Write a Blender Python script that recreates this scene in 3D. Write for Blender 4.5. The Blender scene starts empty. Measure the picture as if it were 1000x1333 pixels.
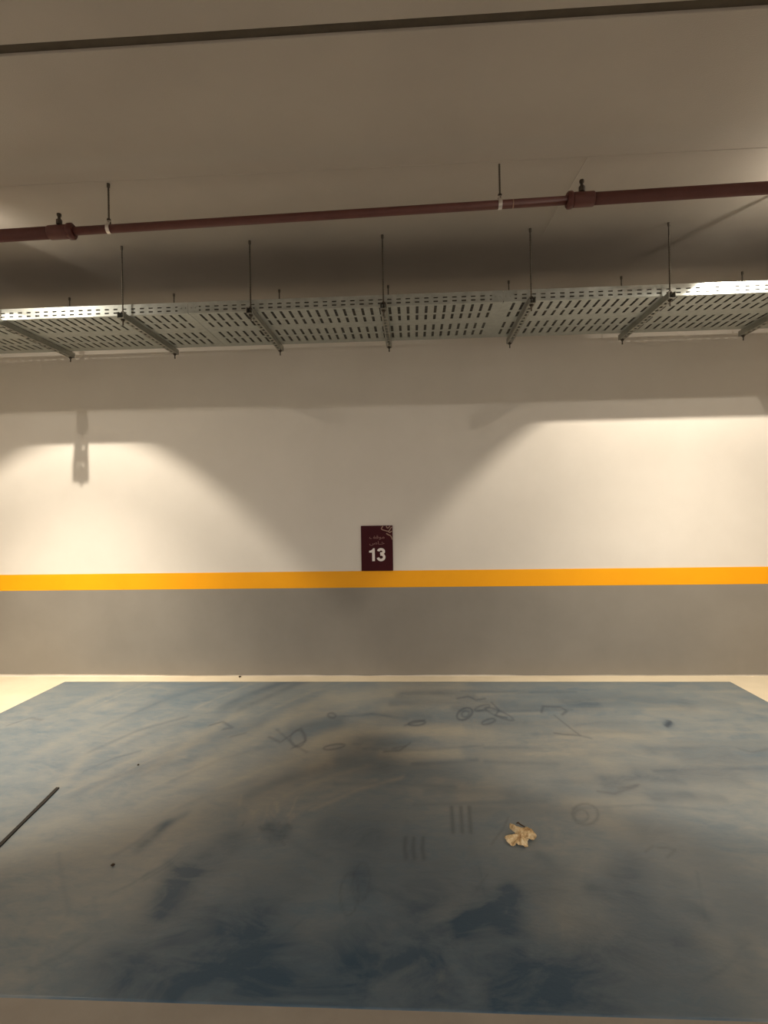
import bpy, bmesh, math, random
import numpy as np
from mathutils import Vector, Matrix, noise

random.seed(3)
SC = bpy.context.scene
COL = SC.collection

# ---------------------------------------------------------------- camera
PSI, RHO, CAM_H, CAM_D = .054, .0165, 1.4, 4.71
fwd = Vector((-math.sin(PSI), math.cos(PSI), 0))
rgt = Vector((math.cos(PSI), math.sin(PSI), 0))
upv = Vector((0, 0, 1))
rr = rgt*math.cos(RHO) - upv*math.sin(RHO)
uu = upv*math.cos(RHO) + rgt*math.sin(RHO)
cam = bpy.data.cameras.new('camera')
cam.sensor_fit = 'HORIZONTAL'; cam.sensor_width = 36; cam.lens = .72*36
cam.clip_start = .05; cam.clip_end = 100
camo = bpy.data.objects.new('camera', cam); COL.objects.link(camo)
M = Matrix((rr, uu, -fwd)).transposed().to_4x4()
M.translation = Vector((0, -CAM_D, CAM_H))
camo.matrix_world = M
SC.camera = camo

# ---------------------------------------------------------------- exposure, world, lamp settings
SC.cycles.diffuse_bounces = 8
SC.cycles.max_bounces = 14
SC.view_settings.view_transform = 'Standard'
SC.view_settings.look = 'None'
SC.view_settings.gamma = 1
SC.view_settings.use_curve_mapping = False
SC.view_settings.exposure = 0.32
W = bpy.data.worlds.new('world'); SC.world = W; W.use_nodes = True
W.node_tree.nodes['Background'].inputs[0].default_value = (.02, .018, .015, 1)
W.node_tree.nodes['Background'].inputs[1].default_value = 1
WARM = (1, .89, .73)
#            x      y      z     tilt to wall  half angle  blend  power
FLOODS = [(-2.85, -1.48, 3.17, 16, 41.5, .28, 172),
          (2.17, -1.43, 3.09, 26, 46, .22, 138)]
CORE = [(9, 36, 460), (7, 44, 200)]      # tilt, half angle, power of the bright middle of each flood
SPILL = (20, 17)             # light that leaks from the back of each flood lamp
BATTENS = [(-4.2, -8.6), (0, -8.6), (4.2, -8.6), (-3, -10.8), (3, -10.8)]
BATTEN_POWER = 92
BATTEN_COLOR = (1, .945, .895)
CEIL = 3.25

# ---------------------------------------------------------------- node helpers
def mat(name, rough=.7, metal=0.0, spec=.5):
    m = bpy.data.materials.new(name); m.use_nodes = True
    b = m.node_tree.nodes['Principled BSDF']
    b.inputs['Roughness'].default_value = rough
    b.inputs['Metallic'].default_value = metal
    b.inputs['Specular IOR Level'].default_value = spec
    return m, m.node_tree, b

def nd(t, kind, **kw):
    n = t.nodes.new(kind)
    for k, v in kw.items():
        if k in n.inputs: n.inputs[k].default_value = v
        else: setattr(n, k, v)
    return n

def tex(t, scale=(1, 1, 1), s=5, detail=4, rough=.55, dist=0.0, rot=(0, 0, 0)):
    c = t.nodes.new('ShaderNodeTexCoord'); mp = t.nodes.new('ShaderNodeMapping')
    mp.inputs['Scale'].default_value = scale; mp.inputs['Rotation'].default_value = rot
    n = nd(t, 'ShaderNodeTexNoise', Scale=s, Detail=detail, Roughness=rough, Distortion=dist)
    t.links.new(c.outputs['Object'], mp.inputs['Vector']); t.links.new(mp.outputs[0], n.inputs['Vector'])
    return n.outputs['Fac']

def ramp(t, src, *stops):
    r = t.nodes.new('ShaderNodeValToRGB'); e = r.color_ramp.elements
    while len(e) < len(stops): e.new(.5)
    for x, (p, c) in zip(e, stops):
        x.position = p; x.color = (*c, 1) if len(c) == 3 else c
    t.links.new(src, r.inputs[0]); return r.outputs[0]

def mix(t, fac, a, b):
    m = t.nodes.new('ShaderNodeMix'); m.data_type = 'RGBA'
    for sock, v in ((m.inputs[0], fac), (m.inputs[6], a), (m.inputs[7], b)):
        if isinstance(v, bpy.types.NodeSocket): t.links.new(v, sock)
        elif isinstance(v, (int, float)): sock.default_value = v
        else: sock.default_value = (*v, 1)
    return m.outputs[2]

def math_(t, op, a, b=0.0, clamp=False):
    m = t.nodes.new('ShaderNodeMath'); m.operation = op; m.use_clamp = clamp
    for sock, v in ((m.inputs[0], a), (m.inputs[1], b)):
        if isinstance(v, bpy.types.NodeSocket): t.links.new(v, sock)
        else: sock.default_value = v
    return m.outputs[0]

def bump(t, b, src, strength=.2, dist=.01):
    n = nd(t, 'ShaderNodeBump', Strength=strength, Distance=dist)
    t.links.new(src, n.inputs['Height']); t.links.new(n.outputs[0], b.inputs['Normal'])

def painted(name, c1, c2, scale=2.0, rough=.75, bs=.15, bscale=120, spec=.3, stretch=(1, 1, 1)):
    m, t, b = mat(name, rough, 0, spec)
    n = tex(t, stretch, scale, 5, .6)
    t.links.new(ramp(t, n, (.3, c1), (.72, c2)), b.inputs['Base Color'])
    if bs: bump(t, b, tex(t, (1, 1, 1), bscale, 3), bs, .004)
    return m

def metal(name, c1, c2, rough=.45, metallic=.85, scale=25):
    m, t, b = mat(name, rough, metallic)
    n = tex(t, (1, 1, 1), scale, 4)
    t.links.new(ramp(t, n, (.3, c1), (.7, c2)), b.inputs['Base Color'])
    t.links.new(ramp(t, n, (.2, (rough-.08,)*3), (.8, (rough+.1,)*3)), b.inputs['Roughness'])
    return m

# ---------------------------------------------------------------- materials
M_WALL = painted('wall_plaster', (.70, .655, .59), (.755, .71, .645), 1.6, .8, .12, 160)
M_DADO = painted('grey_wall_paint', (.235, .215, .185), (.265, .243, .21), 2.5, .55, .06, 120, .35)
M_STRIPE = painted('orange_stripe_paint', (.93, .385, .002), (.97, .42, .003), 3, .5, .05, 120, .3)
M_CONC = painted('cream_floor_paint', (.64, .55, .40), (.72, .625, .465), 4, .5, .08, 90, .4)
M_LANE = painted('shaded_grey_lane', (.27, .235, .19), (.33, .29, .235), 4, .6, .08, 90, .4)  # lane floor tone darkened so the dim near edge is in the colour
M_SLAB = painted('ceiling_paint', (.42, .385, .345), (.475, .438, .392), 1.2, .85, .25, 140)
M_GALV = metal('galvanised_steel', (.42, .45, .43), (.54, .57, .545), .46, .85)
M_STRUT = metal('strut_steel', (.29, .29, .26), (.39, .39, .35), .45, .7)
M_ROD = metal('threaded_rod_steel', (.10, .09, .075), (.17, .15, .125), .5, .8, 60)
M_BRIGHT = metal('zinc_plated_steel', (.62, .58, .55), (.75, .70, .67), .35, .6)
M_PIPE = painted('red_pipe_paint', (.098, .032, .027), (.135, .046, .039), 8, .6, .05, 60, .5)
M_CPL = painted('coupling_paint', (.075, .018, .015), (.11, .027, .022), 12, .45, .05, 60, .5)
M_BOLT = metal('dark_bolt_steel', (.06, .05, .04), (.11, .09, .075), .5, .7, 60)
M_SIGN = painted('maroon_sign_face', (.050, .0065, .010), (.058, .008, .012), 6, .5, 0, 1, .12)
M_DIGIT = painted('white_lettering', (.86, .80, .77), (.90, .84, .81), 20, .5, 0)
M_SCRIPT = painted('dull_pink_lettering', (.27, .14, .125), (.32, .17, .15), 20, .5, 0)
M_ORN = painted('tan_ornament', (.32, .20, .15), (.38, .25, .19), 20, .5, 0)
M_JOINT = painted('dark_joint_strip', (.012, .009, .006), (.022, .016, .011), 12, .7, .1, 80)
M_CABLE = painted('dark_cable_sheath', (.075, .072, .065), (.10, .095, .085), 30, .6, 0)
M_SEAL = painted('ceiling_sealant', (.075, .062, .048), (.11, .092, .07), 6, .9, .2, 60)
M_LAMP = painted('lamp_housing_paint', (.12, .12, .12), (.16, .16, .16), 9, .5, .05, 80)
M_CRUMB = painted('brown_crumb', (.03, .02, .012), (.06, .035, .02), 90, .8, .2, 200)
m, t, b = mat('lamp_glass', .3); M_LENS = m
b.inputs['Base Color'].default_value = (.9, .85, .75, 1)
b.inputs['Emission Color'].default_value = (1, .84, .62, 1); b.inputs['Emission Strength'].default_value = 2

# blue bay paint: worn blue coat, washed-out dust film, darker clean smears, scuffs (all wear of the coat)
m, t, b = mat('blue_bay_paint', .48, 0, .5); M_BLUE = m
at = nd(t, 'ShaderNodeAttribute', attribute_name='wear')
sep = t.nodes.new('ShaderNodeSeparateColor'); t.links.new(at.outputs['Color'], sep.inputs[0])
warp = tex(t, (1, 1.7, 1), 3.4, 9, .68, .9, (0, 0, .35))
fine = tex(t, (1.3, 3, 1), 9, 6, .7, .8)
big = tex(t, (.8, 1, 1), .9, 4, .6, .6, (0, 0, .5))
film = math_(t, 'ADD', math_(t, 'MULTIPLY', warp, .75), math_(t, 'MULTIPLY', big, .38))
film = math_(t, 'ADD', film, math_(t, 'MULTIPLY', math_(t, 'SUBTRACT', fine, .5), .38))
base = ramp(t, film, (.40, (.100, .148, .185)), (.53, (.150, .184, .203)), (.68, (.200, .220, .220)), (.88, (.25, .252, .235)))
grain = math_(t, 'ADD', math_(t, 'MULTIPLY', fine, .9), .55)
c = mix(t, math_(t, 'MULTIPLY', math_(t, 'MULTIPLY', sep.outputs[1], grain), .68, True), base, (.35, .32, .25))
c = mix(t, math_(t, 'MULTIPLY', math_(t, 'MULTIPLY', sep.outputs[0], math_(t, 'MULTIPLY', math_(t, 'SUBTRACT', warp, .20), 2.6, True)), 1.5, True), c, (.026, .064, .105))
c = mix(t, math_(t, 'MULTIPLY', sep.outputs[2], .95, True), c, (.035, .052, .075))
t.links.new(c, b.inputs['Base Color'])
t.links.new(ramp(t, film, (.4, (.30,)*3), (.9, (.46,)*3)), b.inputs['Roughness'])
bump(t, b, math_(t, 'ADD', fine, tex(t, (1, 1, 1), 70, 3)), .12, .004)

# dry leaf
m, t, b = mat('dry_leaf', .8, 0, .2); M_LEAF = m
n = tex(t, (1, 1, 1), 45, 5, .6, .5)
t.links.new(ramp(t, n, (.32, (.42, .24, .10)), (.48, (.76, .56, .30)), (.66, (.93, .78, .52))), b.inputs['Base Color'])
bump(t, b, tex(t, (1, 1, 1), 110, 4), .8, .006)
M_STEM = painted('leaf_stalk', (.06, .035, .02), (.12, .07, .04), 60, .8, 0)

# ---------------------------------------------------------------- mesh helpers
def link(name, bm, m, parent=None, smooth=False):
    me = bpy.data.meshes.new(name); bm.normal_update(); bm.to_mesh(me); bm.free()
    if smooth:
        for p in me.polygons: p.use_smooth = True
    if m: me.materials.append(m)
    o = bpy.data.objects.new(name, me); COL.objects.link(o)
    if parent: o.parent = parent
    return o

def tag(o, label, cat=None, group=None, kind=None):
    o['label'] = label
    if cat: o['category'] = cat
    if group: o['group'] = group
    if kind: o['kind'] = kind
    return o

def thing(name, loc, label, cat, group=None):
    o = bpy.data.objects.new(name, None); COL.objects.link(o)
    o.location = loc; o.empty_display_size = .1
    return tag(o, label, cat, group)

def copy_tree(o, parent=None):
    c = o.copy(); COL.objects.link(c)
    if parent: c.parent = parent
    for ch in [x for x in o.children]: copy_tree(ch, c)
    return c

def box(bm, x0, x1, y0, y1, z0, z1, bev=0):
    r = bmesh.ops.create_cube(bm, size=1)
    vs = r['verts']
    for v in vs:
        v.co = Vector((x0 if v.co.x < 0 else x1, y0 if v.co.y < 0 else y1, z0 if v.co.z < 0 else z1))
    if bev:
        es = list({e for v in vs for e in v.link_edges})
        bmesh.ops.bevel(bm, geom=es, offset=bev, segments=2, affect='EDGES', profile=.5)

def tube(bm, pts, r, n=12, cap=True):
    """swept round bar through pts; r is a number or a list of radii"""
    pts = [Vector(p) for p in pts]; rs = r if isinstance(r, (list, tuple)) else [r]*len(pts)
    rings = []
    for i, p in enumerate(pts):
        d = (pts[min(i+1, len(pts)-1)] - pts[max(i-1, 0)]).normalized()
        a = d.orthogonal().normalized() if not rings else (prev - d*prev.dot(d)).normalized()
        prev = a; bb = d.cross(a)
        rings.append([bm.verts.new(p + (a*math.cos(k*2*math.pi/n) + bb*math.sin(k*2*math.pi/n))*rs[i]) for k in range(n)])
    for A, B in zip(rings, rings[1:]):
        for k in range(n): bm.faces.new((A[k], A[(k+1) % n], B[(k+1) % n], B[k]))
    if cap:
        bm.faces.new(list(reversed(rings[0]))); bm.faces.new(rings[-1])

def hexnut(bm, x, y, z, r, h):
    tube(bm, [(x, y, z), (x, y, z+h)], r, 6)

def steps(bm, axis_u, axis_v, us, vs, hole):
    """grid of quads over the breakpoints us x vs; hole(i, j) leaves a cell open"""
    vv = {}
    def V(i, j):
        if (i, j) not in vv: vv[i, j] = bm.verts.new(axis_u(us[i]) + axis_v(vs[j]))
        return vv[i, j]
    for i in range(len(us)-1):
        for j in range(len(vs)-1):
            if not hole(i, j): bm.faces.new((V(i, j), V(i+1, j), V(i+1, j+1), V(i, j+1)))

def solid(o, th, off=0):
    md = o.modifiers.new('thickness', 'SOLIDIFY'); md.thickness = th; md.offset = off

# wear marks on the blue paint: kind (0 clean blue smear, 1 dust, 2 scuff), strength, half widths, points on the floor
STROKES = [
    (0, 0.7, 0.0685, 0.1097, [(-0.8, -2.406), (-0.875, -2.512), (-0.914, -2.608)]),
    (0, 0.6, 0.0397, 0.0579, [(-0.914, -2.608), (-0.92, -2.716), (-0.913, -2.794)]),
    (0, 0.8, 0.0908, 0.1117, [(-0.604, -2.987), (-0.51, -3.014)]),
    (0, 0.5, 0.0756, 0.0981, [(-0.6, -2.839), (-0.594, -2.924)]),
    (0, 0.6, 0.0459, 0.0543, [(-0.706, -3.125), (-0.663, -3.089)]),
    (0, 0.45, 0.0996, 0.1134, [(-0.494, -3.11), (-0.22, -3.126)]),
    (0, 0.4, 0.0571, 0.067, [(-0.888, -3.111), (-0.818, -3.108)]),
    (0, 0.6, 0.0299, 0.0511, [(-0.669, -2.278), (-0.61, -2.346), (-0.594, -2.3)]),
    (0, 0.55, 0.0234, 0.0403, [(-1.174, -2.433), (-1.155, -2.36), (-1.144, -2.265)]),
    (0, 0.3, 0.0179, 0.0329, [(-1.144, -2.265), (-1.092, -2.188)]),
    (0, 0.5, 0.045, 0.0651, [(-0.242, -2.588), (-0.222, -2.695)]),
    (0, 0.4, 0.0728, 0.1239, [(-0.392, -2.283), (-0.218, -2.336)]),
    (0, 1.0, 0.0346, 0.0475, [(0.141, -2.823), (0.206, -2.778), (0.282, -2.746)]),
    (0, 1.0, 0.0336, 0.0484, [(0.282, -2.746), (0.327, -2.674)]),
    (0, 0.8, 0.0372, 0.051, [(0.28, -2.811), (0.32, -2.774)]),
    (0, 0.4, 0.0385, 0.0477, [(0.318, -2.845), (0.34, -2.956), (0.351, -3.013)]),
    (0, 0.5, 0.066, 0.1017, [(0.767, -2.603), (0.843, -2.502)]),
    (0, 0.55, 0.0306, 0.0438, [(0.634, -2.64), (0.669, -2.668)]),
    (0, 0.4, 0.1126, 0.1448, [(0.763, -2.813), (0.829, -2.862)]),
    (0, 0.35, 0.0214, 0.0336, [(0.481, -2.454), (0.505, -2.478)]),
    (0, 0.45, 0.1142, 0.1343, [(0.383, -3.026), (0.481, -3.036)]),
    (0, 0.35, 0.0985, 0.1248, [(0.735, -2.724), (0.619, -2.9)]),
    (0, 0.4, 0.0262, 0.0352, [(0.952, -2.736), (0.972, -2.772)]),
    (0, 0.4, 0.1101, 0.1246, [(0.023, -3.118), (0.243, -3.11)]),
    (0, 0.3, 0.1809, 0.2804, [(-0.149, -2.389), (0.04, -2.534), (0.157, -2.577)]),
    (0, 0.3, 0.0854, 0.1249, [(0.411, -2.613), (0.491, -2.632)]),
    (0, 0.35, 0.1114, 0.1822, [(1.002, -2.276), (1.124, -2.355)]),
    (0, 0.3, 0.1075, 0.1485, [(1.171, -2.692), (1.107, -2.713)]),
    (0, 0.35, 0.0516, 0.1142, [(-0.189, -1.647), (-0.448, -1.633)]),
    (0, 0.3, 0.0465, 0.1113, [(-0.112, -1.337), (-0.343, -1.374)]),
    (0, 0.3, 0.0398, 0.1018, [(-0.531, -1.034), (-0.812, -1.168)]),
    (0, 0.5, 0.1361, 0.1588, [(-0.891, -3.012), (-0.292, -3.09)]),
    (0, 0.45, 0.1229, 0.1412, [(-0.167, -2.958), (0.336, -3.081)]),
    (0, 0.35, 0.1292, 0.1431, [(0.469, -3.076), (0.754, -3.116)]),
    (0, 0.35, 0.1485, 0.189, [(-0.075, -2.749), (0.227, -2.913)]),
    (0, 0.35, 0.1309, 0.1957, [(-0.844, -2.773), (-0.485, -2.639)]),
    (1, 0.9, 0.0344, 0.087, [(-0.617, -1.367), (-0.454, -1.237), (-0.116, -1.172), (0.275, -1.167)]),
    (1, 0.8, 0.031, 0.0707, [(-0.204, -1.521), (0.225, -1.504)]),
    (1, 0.9, 0.0432, 0.0959, [(-0.574, -1.7), (-0.501, -1.624), (-0.53, -1.556)]),
    (1, 0.6, 0.0377, 0.0913, [(-0.679, -1.456), (-0.583, -1.344), (-0.293, -1.417)]),
    (1, 0.5, 0.0526, 0.1421, [(-1.207, -1.712), (-1.059, -1.351), (-0.91, -0.969), (-0.665, -0.492)]),
    (1, 0.5, 0.0381, 0.0931, [(-1.466, -1.716), (-1.395, -1.356), (-1.252, -0.9)]),
    (1, 0.5, 0.0416, 0.1269, [(-0.589, -0.613), (-0.135, -0.436), (0.277, -0.453)]),
    (1, 0.5, 0.0337, 0.0972, [(-0.234, -0.817), (0.095, -0.658), (0.534, -0.703)]),
    (1, 0.5, 0.0614, 0.1937, [(-0.261, -0.306), (0.351, -0.266)]),
    (1, 0.45, 0.0536, 0.1055, [(0.227, -1.971), (0.363, -1.93)]),
    (1, 0.5, 0.0469, 0.0869, [(0.724, -2.052), (0.881, -2.062), (1.051, -1.989)]),
    (1, 0.3, 0.0528, 0.0898, [(0.779, -2.162), (0.937, -2.278), (1.093, -2.356)]),
    (1, 0.55, 0.0179, 0.0207, [(0.056, -3.037), (0.058, -3.091)]),
    (1, 0.35, 0.0155, 0.0177, [(0.2, -3.06), (0.188, -3.099)]),
    (1, 0.3, 0.0212, 0.0258, [(-0.137, -2.957), (-0.115, -3.015)]),
    (1, 0.4, 0.0334, 0.041, [(1.068, -2.886), (1.071, -2.931)]),
    (1, 0.35, 0.1311, 0.221, [(-1.652, -2.533), (-1.394, -2.422), (-1.114, -2.301)]),
    (1, 0.25, 0.172, 0.2535, [(-1.234, -2.785), (-0.993, -2.697)]),
    (1, 0.4, 0.0338, 0.0733, [(-1.864, -1.914), (-1.907, -1.77), (-1.945, -1.58)]),
    (1, 0.3, 0.0808, 0.1119, [(0.034, -2.746), (0.114, -2.762)]),
    (1, 0.3, 0.1041, 0.1394, [(0.531, -2.692), (0.552, -2.803)]),
    (1, 0.3, 0.0699, 0.0837, [(0.935, -2.89), (0.957, -2.979)]),
    (1, 0.35, 0.0453, 0.0879, [(-0.771, -2.168), (-0.735, -2.029), (-0.668, -1.99)]),
    (1, 0.3, 0.1156, 0.2749, [(0.439, -1.385), (0.998, -1.322)]),
    (1, 0.25, 0.0841, 0.1817, [(0.398, -1.682), (0.989, -1.626)]),
    (1, 0.25, 0.0798, 0.1636, [(1.056, -1.67), (1.654, -1.745)]),
    (1, 0.24, 0.0434, 0.0967, [(-1.033, -1.902), (-0.824, -1.628), (-0.552, -1.425)]),
    (1, 0.11, 0.0127, 0.033, [(-2.144, -1.558), (-2.004, -1.164), (-1.74, -0.859)]),
    (1, 0.12, 0.012, 0.0296, [(-2.0, -1.561), (-1.919, -1.356), (-1.783, -1.212)]),
    (1, 0.14, 0.0088, 0.025, [(-2.454, -1.141), (-2.39, -0.866), (-2.25, -0.669)]),
    (0, 0.31, 0.0071, 0.0161, [(-1.832, -1.764), (-1.759, -1.612), (-1.648, -1.506)]),
    (0, 0.16, 0.0146, 0.0437, [(-2.084, -1.134), (-1.911, -0.61), (-1.586, -0.193)]),
    (1, 0.14, 0.0301, 0.0665, [(-1.185, -1.828), (-1.073, -1.668), (-0.93, -1.556)]),
    (0, 0.16, 0.0201, 0.0517, [(-1.781, -1.388), (-1.691, -1.185), (-1.555, -1.042)]),
    (1, 0.26, 0.0071, 0.016, [(-1.59, -1.741), (-1.521, -1.614), (-1.423, -1.528)]),
    (1, 0.14, 0.0289, 0.0615, [(-1.443, -1.997), (-1.316, -1.802), (-1.14, -1.662)]),
    (0, 0.31, 0.0254, 0.0831, [(-1.265, -0.799), (-0.953, -0.179), (-0.498, 0.322)]),
    (1, 0.18, 0.0102, 0.0335, [(-1.005, -0.708), (-0.694, -0.148), (-0.273, 0.293)]),
    (0, 0.13, 0.0109, 0.0245, [(-1.298, -1.867), (-1.134, -1.623), (-0.912, -1.444)]),
    (1, 0.3, 0.0154, 0.0305, [(-0.549, -2.106), (-0.396, -1.953), (-0.222, -1.845)]),
    (1, 0.29, 0.0096, 0.0297, [(-1.091, -0.908), (-0.817, -0.42), (-0.444, -0.042)]),
    (1, 0.23, 0.0095, 0.0186, [(-1.194, -2.157), (-1.095, -2.03), (-0.969, -1.941)]),
    (1, 0.25, 0.0159, 0.0324, [(-1.345, -2.107), (-1.209, -1.915), (-1.025, -1.778)]),
    (1, 0.17, 0.0412, 0.1248, [(-2.311, -0.854), (-2.244, -0.585), (-2.11, -0.394)]),
    (1, 0.3, 0.0104, 0.0347, [(-2.384, -0.788), (-2.237, -0.149), (-1.905, 0.372)]),
    (1, 0.24, 0.0117, 0.0283, [(-1.697, -1.731), (-1.532, -1.411), (-1.277, -1.17)]),
    (1, 0.17, 0.0097, 0.0193, [(-1.737, -2.107), (-1.678, -2.004), (-1.592, -1.933)]),
    (1, 0.3, 0.0311, 0.071, [(-1.758, -1.905), (-1.595, -1.594), (-1.336, -1.358)]),
    (1, 0.16, 0.0339, 0.0845, [(-2.044, -1.509), (-1.973, -1.323), (-1.854, -1.193)]),
    (1, 0.2, 0.0306, 0.0688, [(-0.634, -1.745), (-0.497, -1.586), (-0.339, -1.474)]),
    (1, 0.19, 0.0128, 0.0338, [(-1.131, -1.306), (-0.982, -1.063), (-0.791, -0.89)]),
    (0, 0.24, 0.0291, 0.0621, [(-1.721, -2.007), (-1.607, -1.802), (-1.434, -1.654)]),
    (1, 0.27, 0.0561, 0.1621, [(-0.877, -1.053), (-0.651, -0.697), (-0.364, -0.434)]),
    (1, 0.23, 0.0068, 0.015, [(-1.388, -1.96), (-1.216, -1.7), (-0.976, -1.507)]),
    (1, 0.28, 0.0207, 0.055, [(-0.986, -1.38), (-0.747, -1.023), (-0.437, -0.753)]),
    (1, 0.24, 0.0428, 0.0943, [(-0.839, -1.837), (-0.695, -1.661), (-0.522, -1.536)]),
    (1, 0.25, 0.0343, 0.0863, [(-0.788, -1.548), (-0.529, -1.208), (-0.205, -0.952)]),
    (1, 0.18, 0.0194, 0.0484, [(-1.685, -1.601), (-1.531, -1.294), (-1.297, -1.065)]),
    (0, 0.29, 0.0284, 0.0591, [(-0.839, -1.995), (-0.694, -1.826), (-0.52, -1.707)]),
    (1, 0.32, 0.0097, 0.0192, [(-0.485, -2.119), (-0.3, -1.938), (-0.086, -1.808)]),
    (1, 0.12, 0.0273, 0.0547, [(-0.673, -2.104), (-0.505, -1.928), (-0.307, -1.801)]),
    (1, 0.31, 0.017, 0.0369, [(-1.664, -1.959), (-1.538, -1.738), (-1.351, -1.576)]),
    (1, 0.32, 0.0106, 0.023, [(-1.019, -1.939), (-0.836, -1.706), (-0.604, -1.535)]),
    (0, 0.27, 0.0125, 0.0322, [(-1.947, -1.517), (-1.817, -1.198), (-1.597, -0.96)]),
    (0, 0.14, 0.0153, 0.0483, [(-1.426, -0.766), (-1.237, -0.356), (-0.967, -0.05)]),
    (1, 0.11, 0.0273, 0.0547, [(-1.629, -2.157), (-1.521, -1.983), (-1.363, -1.858)]),
    (0, 0.15, 0.0172, 0.0381, [(-1.475, -1.815), (-1.395, -1.68), (-1.284, -1.588)]),
    (1, 0.29, 0.0498, 0.1273, [(-2.254, -1.467), (-2.183, -1.24), (-2.048, -1.079)]),
    (0, 0.16, 0.0628, 0.2028, [(-1.959, -0.756), (-1.802, -0.28), (-1.529, 0.085)]),
    (0, 0.19, 0.0475, 0.1163, [(-1.546, -1.711), (-1.347, -1.354), (-1.049, -1.081)]),
    (1, 0.18, 0.0346, 0.0882, [(-1.183, -1.393), (-1.064, -1.199), (-0.911, -1.063)]),
    (1, 0.28, 0.0062, 0.0123, [(-0.508, -2.131), (-0.309, -1.935), (-0.077, -1.794)]),
    (1, 0.13, 0.0541, 0.1507, [(-1.665, -1.328), (-1.459, -0.886), (-1.135, -0.542)]),
    (1, 0.21, 0.034, 0.0848, [(-1.593, -1.497), (-1.488, -1.292), (-1.337, -1.146)]),
    (1, 0.16, 0.0159, 0.0327, [(-1.32, -2.034), (-1.228, -1.903), (-1.108, -1.813)]),
    (1, 0.21, 0.0197, 0.0497, [(-1.402, -1.469), (-1.271, -1.236), (-1.091, -1.069)]),
    (1, 0.15, 0.0102, 0.0337, [(-2.457, -0.731), (-2.351, -0.224), (-2.106, 0.168)]),
    (1, 0.22, 0.0099, 0.0203, [(-0.778, -1.992), (-0.684, -1.885), (-0.575, -1.812)]),
    (1, 0.29, 0.0164, 0.0344, [(-0.575, -1.938), (-0.431, -1.784), (-0.267, -1.675)]),
    (1, 0.29, 0.0073, 0.017, [(-1.6, -1.748), (-1.472, -1.516), (-1.287, -1.348)]),
    (1, 0.17, 0.0232, 0.0695, [(-2.571, -0.96), (-2.513, -0.655), (-2.37, -0.435)]),
    (1, 0.26, 0.0611, 0.1917, [(-1.232, -0.729), (-1.048, -0.364), (-0.801, -0.097)]),
    (1, 0.3, 0.0642, 0.2121, [(-2.51, -0.681), (-2.419, -0.21), (-2.201, 0.149)]),
    (1, 0.23, 0.0357, 0.0934, [(-1.905, -1.499), (-1.751, -1.132), (-1.492, -0.852)]),
    (1, 0.29, 0.0101, 0.0211, [(-0.668, -2.005), (-0.492, -1.815), (-0.286, -1.679)]),
    (1, 0.28, 0.0344, 0.0867, [(-0.715, -1.533), (-0.452, -1.195), (-0.125, -0.941)]),
    (1, 0.13, 0.031, 0.0707, [(-1.135, -1.791), (-0.978, -1.568), (-0.774, -1.407)]),
    (1, 0.13, 0.0411, 0.0867, [(-0.877, -2.06), (-0.638, -1.783), (-0.335, -1.575)]),
    (1, 0.28, 0.01, 0.0324, [(-1.602, -0.782), (-1.384, -0.263), (-1.048, 0.141)]),
    (0, 0.32, 0.0444, 0.1447, [(-1.372, -0.728), (-1.124, -0.2), (-0.764, 0.211)]),
    (1, 0.28, 0.0065, 0.0135, [(-1.797, -2.031), (-1.721, -1.887), (-1.604, -1.787)]),
    (1, 0.13, 0.0569, 0.1665, [(-1.197, -0.965), (-1.033, -0.663), (-0.818, -0.446)]),
    (0, 0.11, 0.0065, 0.0136, [(-1.63, -1.983), (-1.561, -1.864), (-1.462, -1.782)]),
    (1, 0.23, 0.0293, 0.063, [(-0.978, -1.905), (-0.847, -1.739), (-0.686, -1.622)]),
    (1, 0.25, 0.0402, 0.1185, [(-0.878, -0.961), (-0.659, -0.609), (-0.384, -0.351)]),
    (0, 0.13, 0.0156, 0.0312, [(-1.136, -2.116), (-1.011, -1.957), (-0.851, -1.845)]),
    (0, 0.15, 0.0375, 0.0804, [(-0.181, -1.702), (0.091, -1.7), (0.368, -1.654)]),
    (1, 0.19, 0.025, 0.0458, [(0.064, -2.122), (0.372, -2.119), (0.684, -2.088)]),
    (0, 0.27, 0.0504, 0.145, [(1.085, -0.63), (1.518, -0.592), (1.902, -0.663)]),
    (0, 0.21, 0.0308, 0.0696, [(1.319, -1.444), (1.539, -1.457), (1.756, -1.471)]),
    (0, 0.12, 0.0284, 0.0591, [(1.335, -1.743), (1.531, -1.707), (1.676, -1.765)]),
    (1, 0.29, 0.0192, 0.0476, [(0.856, -1.228), (1.088, -1.183), (1.287, -1.232)]),
    (1, 0.29, 0.019, 0.0465, [(1.07, -1.233), (1.313, -1.211), (1.549, -1.209)]),
    (0, 0.11, 0.0098, 0.0198, [(0.609, -1.835), (0.832, -1.835), (1.044, -1.862)]),
    (0, 0.19, 0.0179, 0.0411, [(1.344, -1.444), (1.727, -1.395), (2.074, -1.414)]),
    (0, 0.23, 0.0072, 0.0168, [(0.394, -1.434), (0.561, -1.424), (0.723, -1.436)]),
    (1, 0.26, 0.0214, 0.0589, [(1.595, -0.792), (1.862, -0.75), (2.053, -0.856)]),
    (1, 0.29, 0.0076, 0.0188, [(1.461, -1.201), (1.862, -1.164), (2.226, -1.189)]),
    (1, 0.19, 0.0136, 0.0383, [(1.791, -0.708), (2.222, -0.657), (2.564, -0.751)]),
    (0, 0.22, 0.0237, 0.0725, [(-0.108, -0.472), (0.165, -0.421), (0.426, -0.522)]),
    (1, 0.13, 0.0141, 0.0409, [(0.324, -0.586), (0.881, -0.596), (1.421, -0.624)]),
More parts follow.
